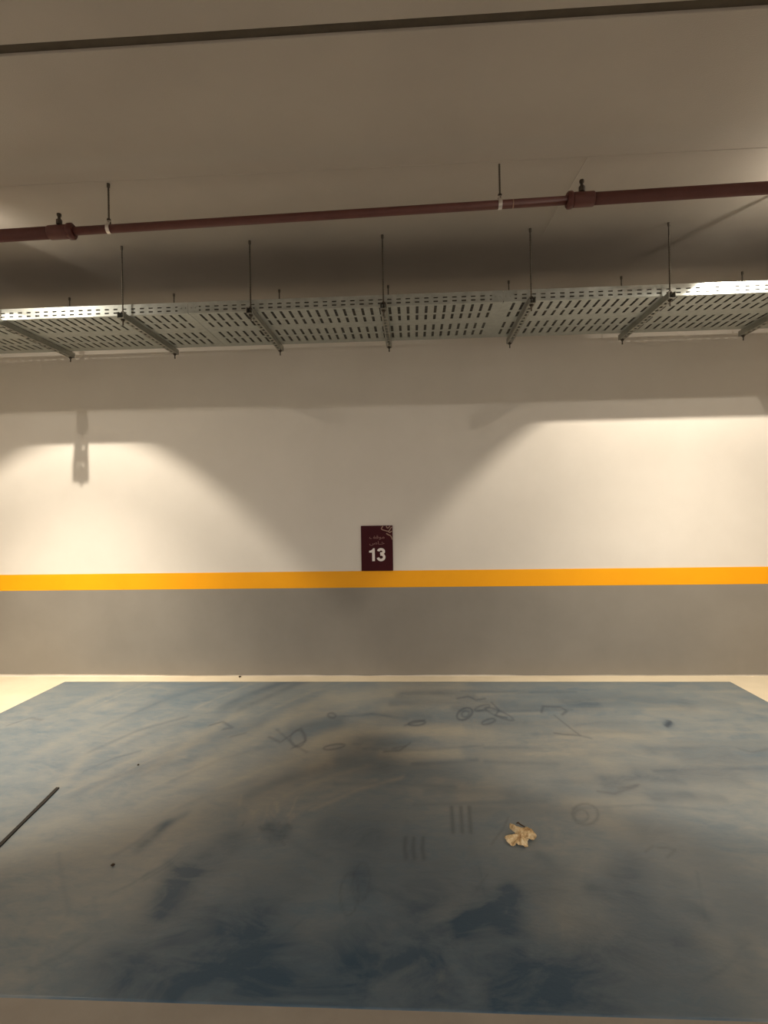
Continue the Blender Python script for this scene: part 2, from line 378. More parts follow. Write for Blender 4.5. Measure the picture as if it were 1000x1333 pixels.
    (1, 0.1, 0.0068, 0.0148, [(-0.397, -1.673), (-0.054, -1.656), (0.288, -1.637)]),
    (1, 0.29, 0.0093, 0.0278, [(-0.193, -0.496), (0.322, -0.5), (0.845, -0.423)]),
    (0, 0.2, 0.0072, 0.0166, [(-0.321, -1.454), (0.031, -1.466), (0.387, -1.399)]),
    (0, 0.14, 0.0374, 0.0798, [(0.393, -1.704), (0.773, -1.675), (1.127, -1.716)]),
    (0, 0.21, 0.0092, 0.0173, [(-0.02, -2.071), (0.293, -2.049), (0.607, -2.026)]),
    (1, 0.18, 0.0415, 0.1264, [(-0.071, -0.45), (0.33, -0.419), (0.711, -0.509)]),
    (0, 0.21, 0.0099, 0.0201, [(-0.431, -1.877), (-0.121, -1.869), (0.184, -1.896)]),
    (0, 0.21, 0.0264, 0.0514, [(0.939, -1.926), (1.132, -1.924), (1.311, -1.949)]),
    (0, 0.2, 0.0106, 0.0231, [(0.372, -1.612), (0.568, -1.624), (0.763, -1.631)]),
    (1, 0.25, 0.0336, 0.0829, [(0.098, -1.275), (0.276, -1.234), (0.449, -1.257)]),
    (0, 0.19, 0.0065, 0.0138, [(1.246, -1.707), (1.593, -1.674), (1.923, -1.671)]),
    (0, 0.16, 0.0153, 0.0301, [(0.042, -1.937), (0.258, -1.938), (0.472, -1.943)]),
    (0, 0.11, 0.008, 0.0207, [(1.007, -1.091), (1.196, -1.027), (1.362, -1.035)]),
    (0, 0.15, 0.035, 0.0902, [(0.461, -1.041), (0.94, -1.05), (1.406, -1.067)]),
    (0, 0.25, 0.0085, 0.0234, [(0.295, -0.83), (0.684, -0.828), (1.077, -0.798)]),
    (1, 0.26, 0.0086, 0.0236, [(0.984, -0.778), (1.427, -0.769), (1.861, -0.773)]),
    (0, 0.25, 0.0107, 0.0234, [(-0.03, -1.648), (0.149, -1.628), (0.331, -1.588)]),
    (1, 0.24, 0.014, 0.0403, [(0.921, -0.678), (1.42, -0.597), (1.826, -0.744)]),
    (1, 0.19, 0.0111, 0.0253, [(0.7, -1.456), (1.103, -1.451), (1.489, -1.472)]),
    (0, 0.17, 0.012, 0.0297, [(0.717, -1.235), (1.119, -1.186), (1.5, -1.198)]),
    (1, 0.13, 0.0141, 0.0407, [(1.761, -0.565), (2.126, -0.54), (2.42, -0.636)]),
    (0, 0.26, 0.0225, 0.0648, [(-0.187, -0.673), (0.263, -0.648), (0.705, -0.664)]),
    (0, 0.12, 0.0505, 0.1456, [(0.768, -0.647), (1.018, -0.611), (1.235, -0.691)]),
    (1, 0.2, 0.0442, 0.1115, [(0.338, -1.163), (0.496, -1.145), (0.654, -1.125)]),
    (0, 0.21, 0.0249, 0.0456, [(0.257, -2.125), (0.566, -2.114), (0.874, -2.1)]),
    (0, 0.11, 0.0175, 0.0395, [(0.893, -1.518), (1.116, -1.492), (1.34, -1.466)]),
    (0, 0.15, 0.0113, 0.0264, [(1.502, -1.327), (1.929, -1.337), (2.397, -1.278)]),
    (0, 0.2, 0.0058, 0.0107, [(0.714, -2.087), (1.054, -2.05), (1.359, -2.088)]),
    (0, 0.23, 0.0298, 0.0653, [(1.47, -1.542), (1.707, -1.546), (1.964, -1.513)]),
    (1, 0.16, 0.0329, 0.0618, [(1.117, -2.027), (1.388, -2.001), (1.662, -1.974)]),
    (1, 0.26, 0.0091, 0.0265, [(0.022, -0.675), (0.309, -0.603), (0.576, -0.721)]),
    (0, 0.21, 0.0352, 0.071, [(0.709, -1.866), (0.893, -1.838), (1.059, -1.862)]),
    (1, 0.18, 0.007, 0.0158, [(0.374, -1.537), (0.784, -1.508), (1.199, -1.467)]),
    (0, 0.19, 0.0236, 0.0717, [(-0.146, -0.488), (0.078, -0.448), (0.302, -0.448)]),
    (1, 0.13, 0.036, 0.074, [(0.827, -1.816), (0.974, -1.774), (1.09, -1.823)]),
    (0, 0.28, 0.0371, 0.0786, [(1.165, -1.696), (1.564, -1.655), (1.924, -1.68)]),
    (0, 0.17, 0.0213, 0.0585, [(-0.349, -0.906), (-0.133, -0.87), (0.083, -0.956)]),
    (0, 0.24, 0.0357, 0.0729, [(0.949, -1.823), (1.303, -1.778), (1.628, -1.794)]),
    (0, 0.14, 0.0218, 0.0614, [(1.857, -0.671), (2.06, -0.66), (2.252, -0.668)]),
    (1, 0.29, 0.0275, 0.0555, [(0.804, -1.834), (0.945, -1.827), (1.071, -1.858)]),
    (1, 0.18, 0.0191, 0.0468, [(0.786, -1.267), (1.166, -1.208), (1.485, -1.305)]),
    (0, 0.26, 0.0159, 0.0327, [(0.958, -1.803), (1.167, -1.772), (1.342, -1.819)]),
    (0, 0.22, 0.0217, 0.0604, [(0.262, -0.778), (0.767, -0.761), (1.288, -0.687)]),
    (0, 0.15, 0.0074, 0.0175, [(-0.39, -1.388), (-0.179, -1.396), (0.032, -1.319)]),
    (1, 0.27, 0.0114, 0.0266, [(0.668, -1.373), (0.857, -1.385), (1.049, -1.379)]),
    (1, 0.26, 0.0093, 0.0278, [(1.566, -0.409), (2.041, -0.412), (2.514, -0.405)]),
    (0, 0.14, 0.0306, 0.0687, [(0.289, -1.519), (0.434, -1.536), (0.585, -1.507)]),
    (1, 0.2, 0.0066, 0.0141, [(1.396, -1.625), (1.753, -1.627), (2.139, -1.58)]),
    (0, 0.14, 0.0263, 0.051, [(0.449, -1.985), (0.811, -1.952), (1.154, -1.973)]),
    (1, 0.1, 0.0095, 0.0186, [(1.114, -1.93), (1.48, -1.891), (1.791, -1.94)]),
    (1, 0.14, 0.0318, 0.0743, [(1.157, -1.347), (1.593, -1.348), (2.008, -1.372)]),
    (0, 0.25, 0.0094, 0.0284, [(0.344, -0.405), (0.776, -0.431), (1.21, -0.417)]),
    (0, 0.25, 0.026, 0.0497, [(1.125, -1.999), (1.3, -1.961), (1.447, -1.981)]),
    (0, 0.1, 0.0357, 0.0939, [(-0.254, -1.002), (0.23, -1.016), (0.701, -1.039)]),
    (1, 0.2, 0.043, 0.1057, [(0.931, -1.189), (1.139, -1.203), (1.339, -1.228)]),
    (1, 0.21, 0.0334, 0.0819, [(0.887, -1.267), (1.165, -1.207), (1.392, -1.286)]),
    (1, 0.13, 0.0353, 0.0918, [(0.771, -1.048), (1.119, -1.009), (1.42, -1.097)]),
    (0, 0.26, 0.0085, 0.0233, [(-0.557, -0.949), (-0.318, -0.894), (-0.071, -0.977)]),
    (1, 0.19, 0.0059, 0.0113, [(0.775, -2.005), (1.09, -1.98), (1.406, -1.954)]),
    (1, 0.3, 0.0176, 0.04, [(0.262, -1.541), (0.616, -1.496), (0.957, -1.515)]),
    (1, 0.17, 0.0051, 0.0068, [(0.324, -2.851), (0.359, -2.837), (0.398, -2.801)]),
    (0, 0.14, 0.0055, 0.0078, [(1.06, -2.532), (1.004, -2.673), (0.965, -2.775)]),
    (0, 0.09, 0.0051, 0.0067, [(-0.141, -2.805), (-0.128, -2.881), (-0.117, -2.932)]),
    (0, 0.19, 0.0323, 0.0383, [(-0.983, -3.058), (-0.91, -3.097), (-0.847, -3.118)]),
    (1, 0.12, 0.01, 0.0127, [(0.549, -2.912), (0.6, -2.883), (0.661, -2.832)]),
    (0, 0.16, 0.0058, 0.0086, [(0.235, -2.501), (0.232, -2.609), (0.233, -2.683)]),
    (0, 0.18, 0.0386, 0.0549, [(0.97, -2.589), (0.94, -2.669), (0.923, -2.721)]),
    (0, 0.14, 0.0347, 0.0442, [(0.303, -2.855), (0.299, -2.908), (0.299, -2.94)]),
    (1, 0.09, 0.0065, 0.0107, [(0.188, -2.476), (0.314, -2.362), (0.46, -2.2)]),
    (1, 0.18, 0.0206, 0.0272, [(-1.23, -2.953), (-1.204, -2.921), (-1.189, -2.866)]),
    (0, 0.08, 0.0194, 0.0242, [(-1.024, -2.974), (-0.956, -3.011), (-0.9, -3.03)]),
    (1, 0.11, 0.0189, 0.023, [(-0.078, -3.038), (-0.022, -3.007), (0.037, -2.957)]),
    (0, 0.22, 0.0373, 0.0511, [(-0.59, -2.855), (-0.536, -2.817), (-0.486, -2.755)]),
    (0, 0.21, 0.011, 0.0156, [(-0.29, -2.771), (-0.234, -2.734), (-0.177, -2.672)]),
    (0, 0.14, 0.0399, 0.0586, [(0.367, -2.69), (0.451, -2.628), (0.548, -2.535)]),
    (1, 0.1, 0.0185, 0.0219, [(-0.106, -3.068), (-0.067, -3.049), (-0.028, -3.013)]),
    (0, 0.13, 0.0231, 0.0344, [(0.815, -2.533), (0.836, -2.58), (0.868, -2.599)]),
    (1, 0.19, 0.0202, 0.0263, [(-0.152, -2.913), (-0.122, -2.894), (-0.091, -2.854)]),
    (0, 0.19, 0.0337, 0.0417, [(-1.037, -3.051), (-1.003, -3.028), (-0.979, -2.987)]),
    (0, 0.2, 0.0062, 0.0098, [(-1.071, -2.629), (-1.016, -2.543), (-0.971, -2.419)]),
    (0, 0.09, 0.0057, 0.0084, [(-0.683, -2.575), (-0.637, -2.689), (-0.601, -2.768)]),
    (0, 0.14, 0.0043, 0.0048, [(-0.821, -3.088), (-0.757, -3.19), (-0.706, -3.267)]),
    (1, 0.1, 0.0265, 0.045, [(-1.065, -2.275), (-0.93, -2.375), (-0.818, -2.436)]),
    (0, 0.19, 0.0046, 0.0055, [(0.829, -3.033), (0.899, -2.996), (0.982, -2.94)]),
    (0, 0.1, 0.0242, 0.0377, [(0.212, -2.33), (0.211, -2.516), (0.212, -2.651)]),
    (1, 0.22, 0.0092, 0.0109, [(-0.0, -3.077), (0.053, -3.05), (0.11, -3.004)]),
    (1, 0.15, 0.0099, 0.0126, [(-0.417, -2.867), (-0.308, -2.94), (-0.21, -2.989)]),
    (0, 0.16, 0.0184, 0.0218, [(-0.557, -3.025), (-0.473, -3.076), (-0.398, -3.107)]),
    (0, 0.19, 0.0048, 0.0058, [(-0.634, -2.954), (-0.601, -3.024), (-0.576, -3.072)]),
    (0, 0.22, 0.0131, 0.0222, [(-1.256, -2.495), (-1.209, -2.405), (-1.174, -2.272)]),
    (1, 0.14, 0.01, 0.0128, [(-0.745, -2.884), (-0.64, -2.947), (-0.548, -2.988)]),
    (1, 0.13, 0.0053, 0.0072, [(0.659, -2.711), (0.693, -2.761), (0.733, -2.787)]),
    (0, 0.16, 0.0378, 0.0524, [(-0.018, -2.793), (0.025, -2.763), (0.07, -2.708)]),
    (1, 0.13, 0.0209, 0.028, [(0.235, -2.73), (0.317, -2.811), (0.397, -2.865)]),
    (0, 0.17, 0.0058, 0.0087, [(-1.14, -2.712), (-1.095, -2.67), (-1.061, -2.601)]),
    (1, 0.12, 0.0312, 0.0357, [(-1.224, -3.102), (-1.167, -3.167), (-1.124, -3.213)]),
    (0, 0.16, 0.0051, 0.0067, [(-0.502, -2.941), (-0.453, -2.896), (-0.405, -2.827)]),
    (0, 0.11, 0.0053, 0.0073, [(-0.027, -2.733), (0.037, -2.792), (0.099, -2.827)]),
    (1, 0.11, 0.0463, 0.0787, [(-0.217, -2.371), (-0.164, -2.335), (-0.111, -2.264)]),
    (1, 0.12, 0.0059, 0.0088, [(0.279, -2.637), (0.373, -2.578), (0.478, -2.487)]),
    (0, 0.16, 0.0121, 0.019, [(-1.022, -2.525), (-0.961, -2.572), (-0.914, -2.589)]),
    (1, 0.18, 0.0214, 0.0294, [(0.511, -2.619), (0.491, -2.756), (0.478, -2.856)]),
    (0, 0.11, 0.0129, 0.0215, [(-0.056, -2.217), (-0.039, -2.384), (-0.025, -2.5)]),
    (0, 0.12, 0.0053, 0.0072, [(-1.193, -2.747), (-1.116, -2.856), (-1.058, -2.935)]),
    (1, 0.17, 0.0092, 0.0108, [(-1.236, -3.008), (-1.142, -3.119), (-1.069, -3.202)]),
    (0, 0.18, 0.0098, 0.0123, [(-1.206, -3.065), (-1.147, -3.009), (-1.096, -2.93)]),
    (0, 0.08, 0.0413, 0.0628, [(-1.259, -2.668), (-1.23, -2.648), (-1.215, -2.6)]),
    (0, 0.19, 0.0058, 0.0087, [(-1.503, -2.485), (-1.349, -2.684), (-1.235, -2.829)]),
    (0, 0.1, 0.0048, 0.0059, [(0.823, -2.867), (0.799, -2.937), (0.784, -2.985)]),
    (0, 0.2, 0.0371, 0.0507, [(-0.718, -2.79), (-0.657, -2.833), (-0.606, -2.853)]),
    (1, 0.11, 0.0209, 0.0281, [(0.655, -2.654), (0.624, -2.793), (0.603, -2.896)]),
    (0, 0.19, 0.0103, 0.0137, [(0.076, -2.91), (0.166, -2.841), (0.266, -2.745)]),
    (0, 0.17, 0.0127, 0.0207, [(-0.579, -2.35), (-0.466, -2.446), (-0.366, -2.506)]),
    (1, 0.08, 0.047, 0.0812, [(-1.695, -2.445), (-1.668, -2.379), (-1.664, -2.272)]),
    (0, 0.1, 0.0048, 0.0059, [(0.919, -2.961), (0.981, -2.93), (1.055, -2.878)]),
    (0, 0.19, 0.0328, 0.0395, [(1.031, -2.884), (0.992, -2.967), (0.967, -3.026)]),
    (0, 0.14, 0.0371, 0.0505, [(0.939, -2.565), (0.874, -2.753), (0.829, -2.891)]),
    (1, 0.09, 0.0487, 0.0873, [(1.393, -2.2), (1.518, -2.118), (1.677, -1.988)]),
    (0, 0.18, 0.0369, 0.0501, [(-0.813, -2.903), (-0.765, -2.85), (-0.723, -2.771)]),
    (0, 0.17, 0.0061, 0.0096, [(-1.058, -2.644), (-1.003, -2.559), (-0.957, -2.436)]),
    (2, 0.7, 0.0067, 0.0179, [(0.384, -0.808), (0.382, -0.855), (0.368, -0.907), (0.347, -0.954), (0.322, -0.986), (0.298, -0.999), (0.279, -0.99), (0.269, -0.961), (0.27, -0.916), (0.282, -0.865), (0.303, -0.816), (0.329, -0.78), (0.355, -0.765), (0.374, -0.775), (0.384, -0.808)]),
    (2, 0.5, 0.0068, 0.0184, [(0.358, -0.864), (0.355, -0.89), (0.348, -0.915), (0.338, -0.934), (0.326, -0.943), (0.315, -0.942), (0.307, -0.929), (0.304, -0.907), (0.306, -0.881), (0.313, -0.856), (0.323, -0.836), (0.336, -0.827), (0.347, -0.829), (0.355, -0.842), (0.358, -0.864)]),
    (2, 0.6, 0.0065, 0.0169, [(0.518, -0.987), (0.512, -1.007), (0.499, -1.031), (0.479, -1.052), (0.458, -1.068), (0.439, -1.075), (0.426, -1.072), (0.422, -1.059), (0.426, -1.039), (0.44, -1.016), (0.459, -0.994), (0.481, -0.977), (0.5, -0.97), (0.513, -0.973), (0.518, -0.987)]),
    (2, 0.5, 0.0071, 0.0197, [(0.638, -0.992), (0.623, -1.003), (0.597, -0.991), (0.563, -0.959), (0.528, -0.911), (0.499, -0.856), (0.481, -0.805), (0.479, -0.769), (0.494, -0.756), (0.523, -0.769), (0.559, -0.805), (0.594, -0.856), (0.622, -0.911), (0.638, -0.959), (0.638, -0.992)]),
    (2, 0.5, 0.007, 0.0193, [(0.518, -0.72), (0.512, -0.744), (0.496, -0.772), (0.473, -0.798), (0.447, -0.818), (0.425, -0.828), (0.41, -0.825), (0.404, -0.811), (0.41, -0.788), (0.425, -0.76), (0.448, -0.733), (0.474, -0.712), (0.497, -0.702), (0.513, -0.705), (0.518, -0.72)]),
    (2, 0.6, 0.0068, 0.0183, [(0.541, -0.655), (0.572, -0.81), (0.531, -0.913), (0.601, -0.954)]),
    (2, 0.5, 0.0074, 0.0214, [(0.297, -0.574), (0.387, -0.523), (0.435, -0.607), (0.507, -0.573)]),
    (2, 0.6, 0.0076, 0.0212, [(0.854, -0.852), (0.892, -0.732), (1.011, -0.747), (1.034, -0.822), (0.983, -0.894)]),
    (2, 0.5, 0.0062, 0.015, [(0.928, -0.909), (0.972, -1.121), (0.999, -1.242), (0.908, -1.231), (0.853, -1.208)]),
    (2, 0.4, 0.0061, 0.0146, [(0.999, -1.242), (1.054, -1.287)]),
    (2, 0.6, 0.0066, 0.0171, [(0.053, -1.04), (0.048, -1.058), (0.033, -1.076), (0.011, -1.09), (-0.013, -1.096), (-0.036, -1.095), (-0.051, -1.085), (-0.058, -1.07), (-0.053, -1.051), (-0.038, -1.033), (-0.016, -1.019), (0.009, -1.013), (0.031, -1.014), (0.047, -1.024), (0.053, -1.04)]),
    (2, 0.5, 0.0067, 0.0177, [(-0.083, -1.095), (0.049, -1.001)]),
    (2, 0.5, 0.0058, 0.0135, [(-0.197, -1.49), (-0.108, -1.478), (-0.046, -1.37)]),
    (2, 0.4, 0.0059, 0.014, [(-0.145, -1.447), (-0.073, -1.414)]),
    (2, 0.6, 0.0059, 0.0139, [(-0.438, -1.408), (-0.441, -1.424), (-0.456, -1.442), (-0.479, -1.457), (-0.506, -1.467), (-0.531, -1.47), (-0.55, -1.466), (-0.559, -1.455), (-0.556, -1.439), (-0.542, -1.421), (-0.519, -1.405), (-0.492, -1.395), (-0.466, -1.391), (-0.447, -1.396), (-0.438, -1.408)]),
    (2, 0.7, 0.009, 0.0161, [(0.154, -2.093), (0.151, -2.196), (0.147, -2.292)]),
    (2, 0.7, 0.009, 0.0161, [(0.198, -2.092), (0.192, -2.195), (0.187, -2.291)]),
    (2, 0.7, 0.009, 0.0161, [(0.237, -2.091), (0.23, -2.194), (0.224, -2.29)]),
    (2, 0.7, 0.0083, 0.0135, [(-0.059, -2.343), (-0.061, -2.418), (-0.054, -2.479)]),
    (2, 0.7, 0.0083, 0.0135, [(-0.023, -2.342), (-0.026, -2.418), (-0.02, -2.478)]),
    (2, 0.7, 0.0083, 0.0135, [(0.017, -2.341), (0.012, -2.416), (0.017, -2.477)]),
    (2, 0.45, 0.0056, 0.0102, [(0.818, -2.136), (0.8, -2.175), (0.774, -2.205), (0.746, -2.222), (0.721, -2.223), (0.702, -2.207), (0.695, -2.177), (0.7, -2.139), (0.717, -2.099), (0.743, -2.066), (0.773, -2.047), (0.8, -2.046), (0.819, -2.064), (0.825, -2.096), (0.818, -2.136)]),
    (2, 0.4, 0.0049, 0.0089, [(0.762, -2.167), (0.75, -2.186), (0.736, -2.198), (0.722, -2.201), (0.711, -2.194), (0.705, -2.179), (0.706, -2.157), (0.713, -2.134), (0.725, -2.114), (0.74, -2.101), (0.755, -2.098), (0.766, -2.106), (0.771, -2.122), (0.77, -2.144), (0.763, -2.167)]),
    (2, 0.5, 0.0056, 0.0109, [(0.883, -1.927), (0.957, -1.948), (1.098, -1.869)]),
    (2, 0.4, 0.0054, 0.0108, [(0.992, -1.902), (1.112, -1.853)]),
    (0, 0.9, 0.015, 0.0384, [(1.594, -1.076), (1.637, -1.024)]),
    (2, 0.9, 0.008, 0.0206, [(1.588, -1.089), (1.647, -1.011)]),
    (2, 0.5, 0.0065, 0.0169, [(-1.376, -1.11), (-1.312, -1.042), (-1.209, -1.147), (-1.266, -1.173)]),
    (2, 0.35, 0.0064, 0.0161, [(-1.174, -1.294), (-1.095, -1.233)]),
    (2, 0.5, 0.0063, 0.0156, [(-0.689, -1.356), (-0.693, -1.401), (-0.706, -1.428), (-0.726, -1.432), (-0.749, -1.414), (-0.771, -1.375), (-0.788, -1.323), (-0.796, -1.267), (-0.793, -1.219), (-0.78, -1.188), (-0.759, -1.183), (-0.734, -1.204), (-0.711, -1.246), (-0.695, -1.301), (-0.689, -1.355)]),
    (2, 0.5, 0.0065, 0.0168, [(-0.931, -1.291), (-0.838, -1.37), (-0.8, -1.266), (-0.758, -1.142), (-0.687, -1.346), (-0.748, -1.457)]),
    (2, 0.4, 0.006, 0.0142, [(-0.913, -1.169), (-0.732, -1.424), (-0.646, -1.507)]),
    (2, 0.4, 0.0041, 0.0066, [(0.914, -2.413), (0.96, -2.375), (1.044, -2.394), (0.983, -2.45)]),
    (2, 0.35, 0.0057, 0.0127, [(1.84, -1.417), (1.896, -1.466), (2.006, -1.424)]),
    (2, 0.4, 0.0042, 0.0061, [(-0.225, -2.697), (-0.225, -2.745), (-0.232, -2.781), (-0.243, -2.801), (-0.257, -2.8), (-0.272, -2.78), (-0.285, -2.743), (-0.293, -2.694), (-0.294, -2.644), (-0.289, -2.602), (-0.276, -2.578), (-0.26, -2.579), (-0.244, -2.604), (-0.232, -2.646), (-0.225, -2.697)]),
    (2, 0.35, 0.0044, 0.0065, [(-0.19, -2.636), (-0.193, -2.682), (-0.201, -2.718), (-0.213, -2.736), (-0.226, -2.734), (-0.239, -2.713), (-0.25, -2.676), (-0.255, -2.628), (-0.254, -2.579), (-0.246, -2.538), (-0.233, -2.516), (-0.218, -2.518), (-0.204, -2.543), (-0.194, -2.585), (-0.19, -2.635)]),
    (2, 0.35, 0.0044, 0.0076, [(0.301, -2.377), (0.367, -2.264), (0.406, -2.171)]),
    (2, 0.3, 0.0038, 0.0058, [(0.206, -2.661), (0.259, -2.574)]),
    (2, 0.6, 0.0069, 0.0189, [(-0.56, -0.937), (-0.562, -0.954), (-0.569, -0.964), (-0.579, -0.967), (-0.592, -0.961), (-0.604, -0.947), (-0.613, -0.929), (-0.617, -0.909), (-0.616, -0.892), (-0.609, -0.881), (-0.598, -0.878), (-0.585, -0.885), (-0.573, -0.899), (-0.564, -0.917), (-0.56, -0.937)]),
    (2, 0.4, 0.0064, 0.0178, [(-2.758, -1.126), (-2.697, -0.986), (-2.585, -1.028)]),
    (1, 0.4, 0.0045, 0.0088, [(-0.6, -2.117), (-0.599, -2.016)]),
    (1, 0.4, 0.0044, 0.0085, [(-0.706, -2.178), (-0.725, -2.081)]),
    (1, 0.4, 0.0042, 0.0075, [(-0.654, -2.297), (-0.669, -2.228)]),
    (1, 0.4, 0.0046, 0.0091, [(-0.859, -2.098), (-0.883, -1.994)]),
    (1, 0.4, 0.0045, 0.0087, [(-0.679, -2.094), (-0.712, -2.034)]),
    (1, 0.4, 0.0043, 0.0078, [(-0.705, -2.248), (-0.707, -2.191)]),
    (1, 0.4, 0.0043, 0.0079, [(-0.575, -2.199), (-0.583, -2.166)]),
    (1, 0.4, 0.004, 0.0068, [(-0.689, -2.375), (-0.689, -2.351)]),
    (1, 0.4, 0.0044, 0.0082, [(-0.607, -2.181), (-0.592, -2.107)]),
    (1, 0.4, 0.0045, 0.0086, [(-0.662, -2.16), (-0.682, -2.06)]),
    (1, 0.4, 0.0044, 0.0081, [(-0.758, -2.199), (-0.794, -2.133)]),
    (1, 0.4, 0.0045, 0.0086, [(-0.66, -2.144), (-0.692, -2.058)]),
    (1, 0.4, 0.0043, 0.008, [(-0.664, -2.195), (-0.695, -2.145)]),
    (1, 0.4, 0.0043, 0.0079, [(-0.579, -2.255), (-0.599, -2.159)]),
    (1, 0.4, 0.0043, 0.0078, [(-0.677, -2.225), (-0.703, -2.177)]),
    (1, 0.4, 0.0044, 0.0081, [(-0.77, -2.162), (-0.76, -2.131)]),
    (2, 0.4, 0.0042, 0.0075, [(-0.619, -2.27), (-0.634, -2.237)]),
    (2, 0.4, 0.0041, 0.0071, [(-0.628, -2.338), (-0.645, -2.295)]),
    (2, 0.4, 0.0042, 0.0075, [(-0.792, -2.264), (-0.795, -2.233)]),
    (2, 0.4, 0.0041, 0.0073, [(-0.687, -2.301), (-0.714, -2.273)]),
    (2, 0.4, 0.0041, 0.0074, [(-0.566, -2.285), (-0.59, -2.253)]),
    (2, 0.4, 0.004, 0.0068, [(-0.632, -2.39), (-0.647, -2.352)]),
    (2, 0.4, 0.0041, 0.0071, [(-0.606, -2.32), (-0.611, -2.296)]),
    (2, 0.4, 0.004, 0.0069, [(-0.584, -2.353), (-0.586, -2.325)]),
    (2, 0.4, 0.004, 0.0067, [(-0.568, -2.405), (-0.597, -2.365)]),
    (2, 0.4, 0.0041, 0.0073, [(-0.649, -2.318), (-0.676, -2.263)]),
    (1, 0.15, 0.0039, 0.005, [(0.396, -2.845), (0.38, -2.91)]),
    (1, 0.15, 0.0037, 0.0043, [(0.221, -2.934), (0.209, -3.041)]),
    (1, 0.15, 0.0039, 0.005, [(0.481, -2.813), (0.45, -2.91)]),
    (1, 0.15, 0.0037, 0.0045, [(0.177, -2.916), (0.163, -3.024)]),
    (1, 0.15, 0.0039, 0.0048, [(0.138, -2.876), (0.124, -2.962)]),
    (1, 0.15, 0.0035, 0.0039, [(0.208, -3.067), (0.206, -3.126)]),
    (1, 0.15, 0.0037, 0.0045, [(0.281, -2.921), (0.258, -3.018)]),
    (1, 0.15, 0.004, 0.005, [(0.521, -2.838), (0.506, -2.897)]),
    (1, 0.15, 0.0035, 0.004, [(0.543, -2.984), (0.513, -3.086)]),
    (1, 0.15, 0.0035, 0.0039, [(0.378, -3.061), (0.362, -3.121)]),
]
LEAF = [(0.3976, -2.2635, 0.03), (0.4178, -2.2986, 0.036), (0.4575, -2.3103, 0.04), (0.4783, -2.3223, 0.038), (0.4983, -2.3359, 0.02), (0.4951, -2.3321, 0.006), (0.4808, -2.3445, 0.004), (0.4707, -2.3317, 0.008), (0.453, -2.3685, 0.014), (0.4485, -2.3925, 0.004), (0.4244, -2.398, 0.012), (0.4094, -2.3837, 0.007), (0.4007, -2.3795, 0.012), (0.3976, -2.3859, 0.003), (0.3806, -2.3896, 0.007), (0.3682, -2.3734, 0.013), (0.36, -2.3425, 0.014), (0.3809, -2.3445, 0.022), (0.3952, -2.3443, 0.026), (0.4124, -2.3201, 0.02), (0.4054, -2.2927, 0.012), (0.3926, -2.2838, 0.02)]
LEAF_C = (0.4242, -2.3617, 0.034)
STEM = [(0.4303, -2.2355, 0.012), (0.4379, -2.2342, 0.016), (0.4459, -2.2459, 0.014), (0.4591, -2.2742, 0.02)]

# ---------------------------------------------------------------- setting
XL, XR, YF = -6.2, 5.4, -12.0
BX0, BX1, BY0, BY1, BZ = -2.985, 2.492, -3.162, -.165, .0035
def struct(name, bm, m, label, parent=None):
    o = link(name, bm, m, parent)
    if parent is None: tag(o, label, kind='structure')
    else: o['label'] = label
    return o

bm = bmesh.new(); box(bm, XL-.2, XR+.2, YF-.2, .2, -.2, 0)
floor = struct('floor', bm, M_CONC, 'cream painted concrete floor of the car park')
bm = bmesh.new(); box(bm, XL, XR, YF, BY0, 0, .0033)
struct('shaded_drive_lane', bm, M_LANE, 'grey drive lane in front of the bay, colour darkened for shade', floor)
# ceiling slab with an open joint across it
bm = bmesh.new()
box(bm, XL-.2, XR+.2, -2.578, .2, CEIL, CEIL+.25, .004)
box(bm, XL-.2, XR+.2, YF-.2, -2.628, CEIL, CEIL+.25, .004)
box(bm, XL-.2, XR+.2, -2.64, -2.56, CEIL+.07, CEIL+.25)
ceiling = struct('ceiling', bm, M_SLAB, 'dim beige concrete ceiling slab with a dark joint across it')
bm = bmesh.new(); box(bm, XL, XR, -6.3, -6.0, 2.94, CEIL+.01, .01)  # beam added out of view, keeps batten light off tray and upper wall
struct('added_beam', bm, M_SLAB, 'unseen beam added over the drive lane to block batten light')
for p, q in (((XL, -1.742), (XR, -1.752)), ((.945, -1.75), (.899, -.95))):
    bm = bmesh.new(); dx, dy = q[0]-p[0], q[1]-p[1]; L_ = math.hypot(dx, dy); ox, oy = -dy/L_*.0035, dx/L_*.0035
    V = [bm.verts.new((x+s_*ox, y+s_*oy, z)) for x, y in (p, q) for s_, z in ((-1, CEIL), (0, CEIL-.003), (1, CEIL))]
    bm.faces.new((V[0], V[1], V[4], V[3])); bm.faces.new((V[1], V[2], V[5], V[4]))
    link('formwork_seam', bm, M_SLAB, ceiling)
bm = bmesh.new(); box(bm, XL, XR, -2.628, -2.578, CEIL+.012, CEIL+.03)
struct('trim_1', bm, M_SEAL, 'dark sealant line recessed in the ceiling joint')
bm = bmesh.new(); box(bm, XL-.2, XR+.2, 0, .2, 0, CEIL+.02)
wall = struct('wall_back', bm, M_WALL, 'off white plastered wall behind the parking bay')
bm = bmesh.new(); box(bm, XL-.2, XR+.2, YF-.2, YF, 0, CEIL+.02); struct('wall_front', bm, M_DADO, 'grey wall behind the camera')
bm = bmesh.new(); box(bm, XL-.2, XL, YF, 0, 0, CEIL+.02); struct('wall_left', bm, M_WALL, 'off white side wall at the left')
bm = bmesh.new(); box(bm, XR, XR+.2, YF, 0, 0, CEIL+.02); struct('wall_right', bm, M_WALL, 'off white side wall at the right')

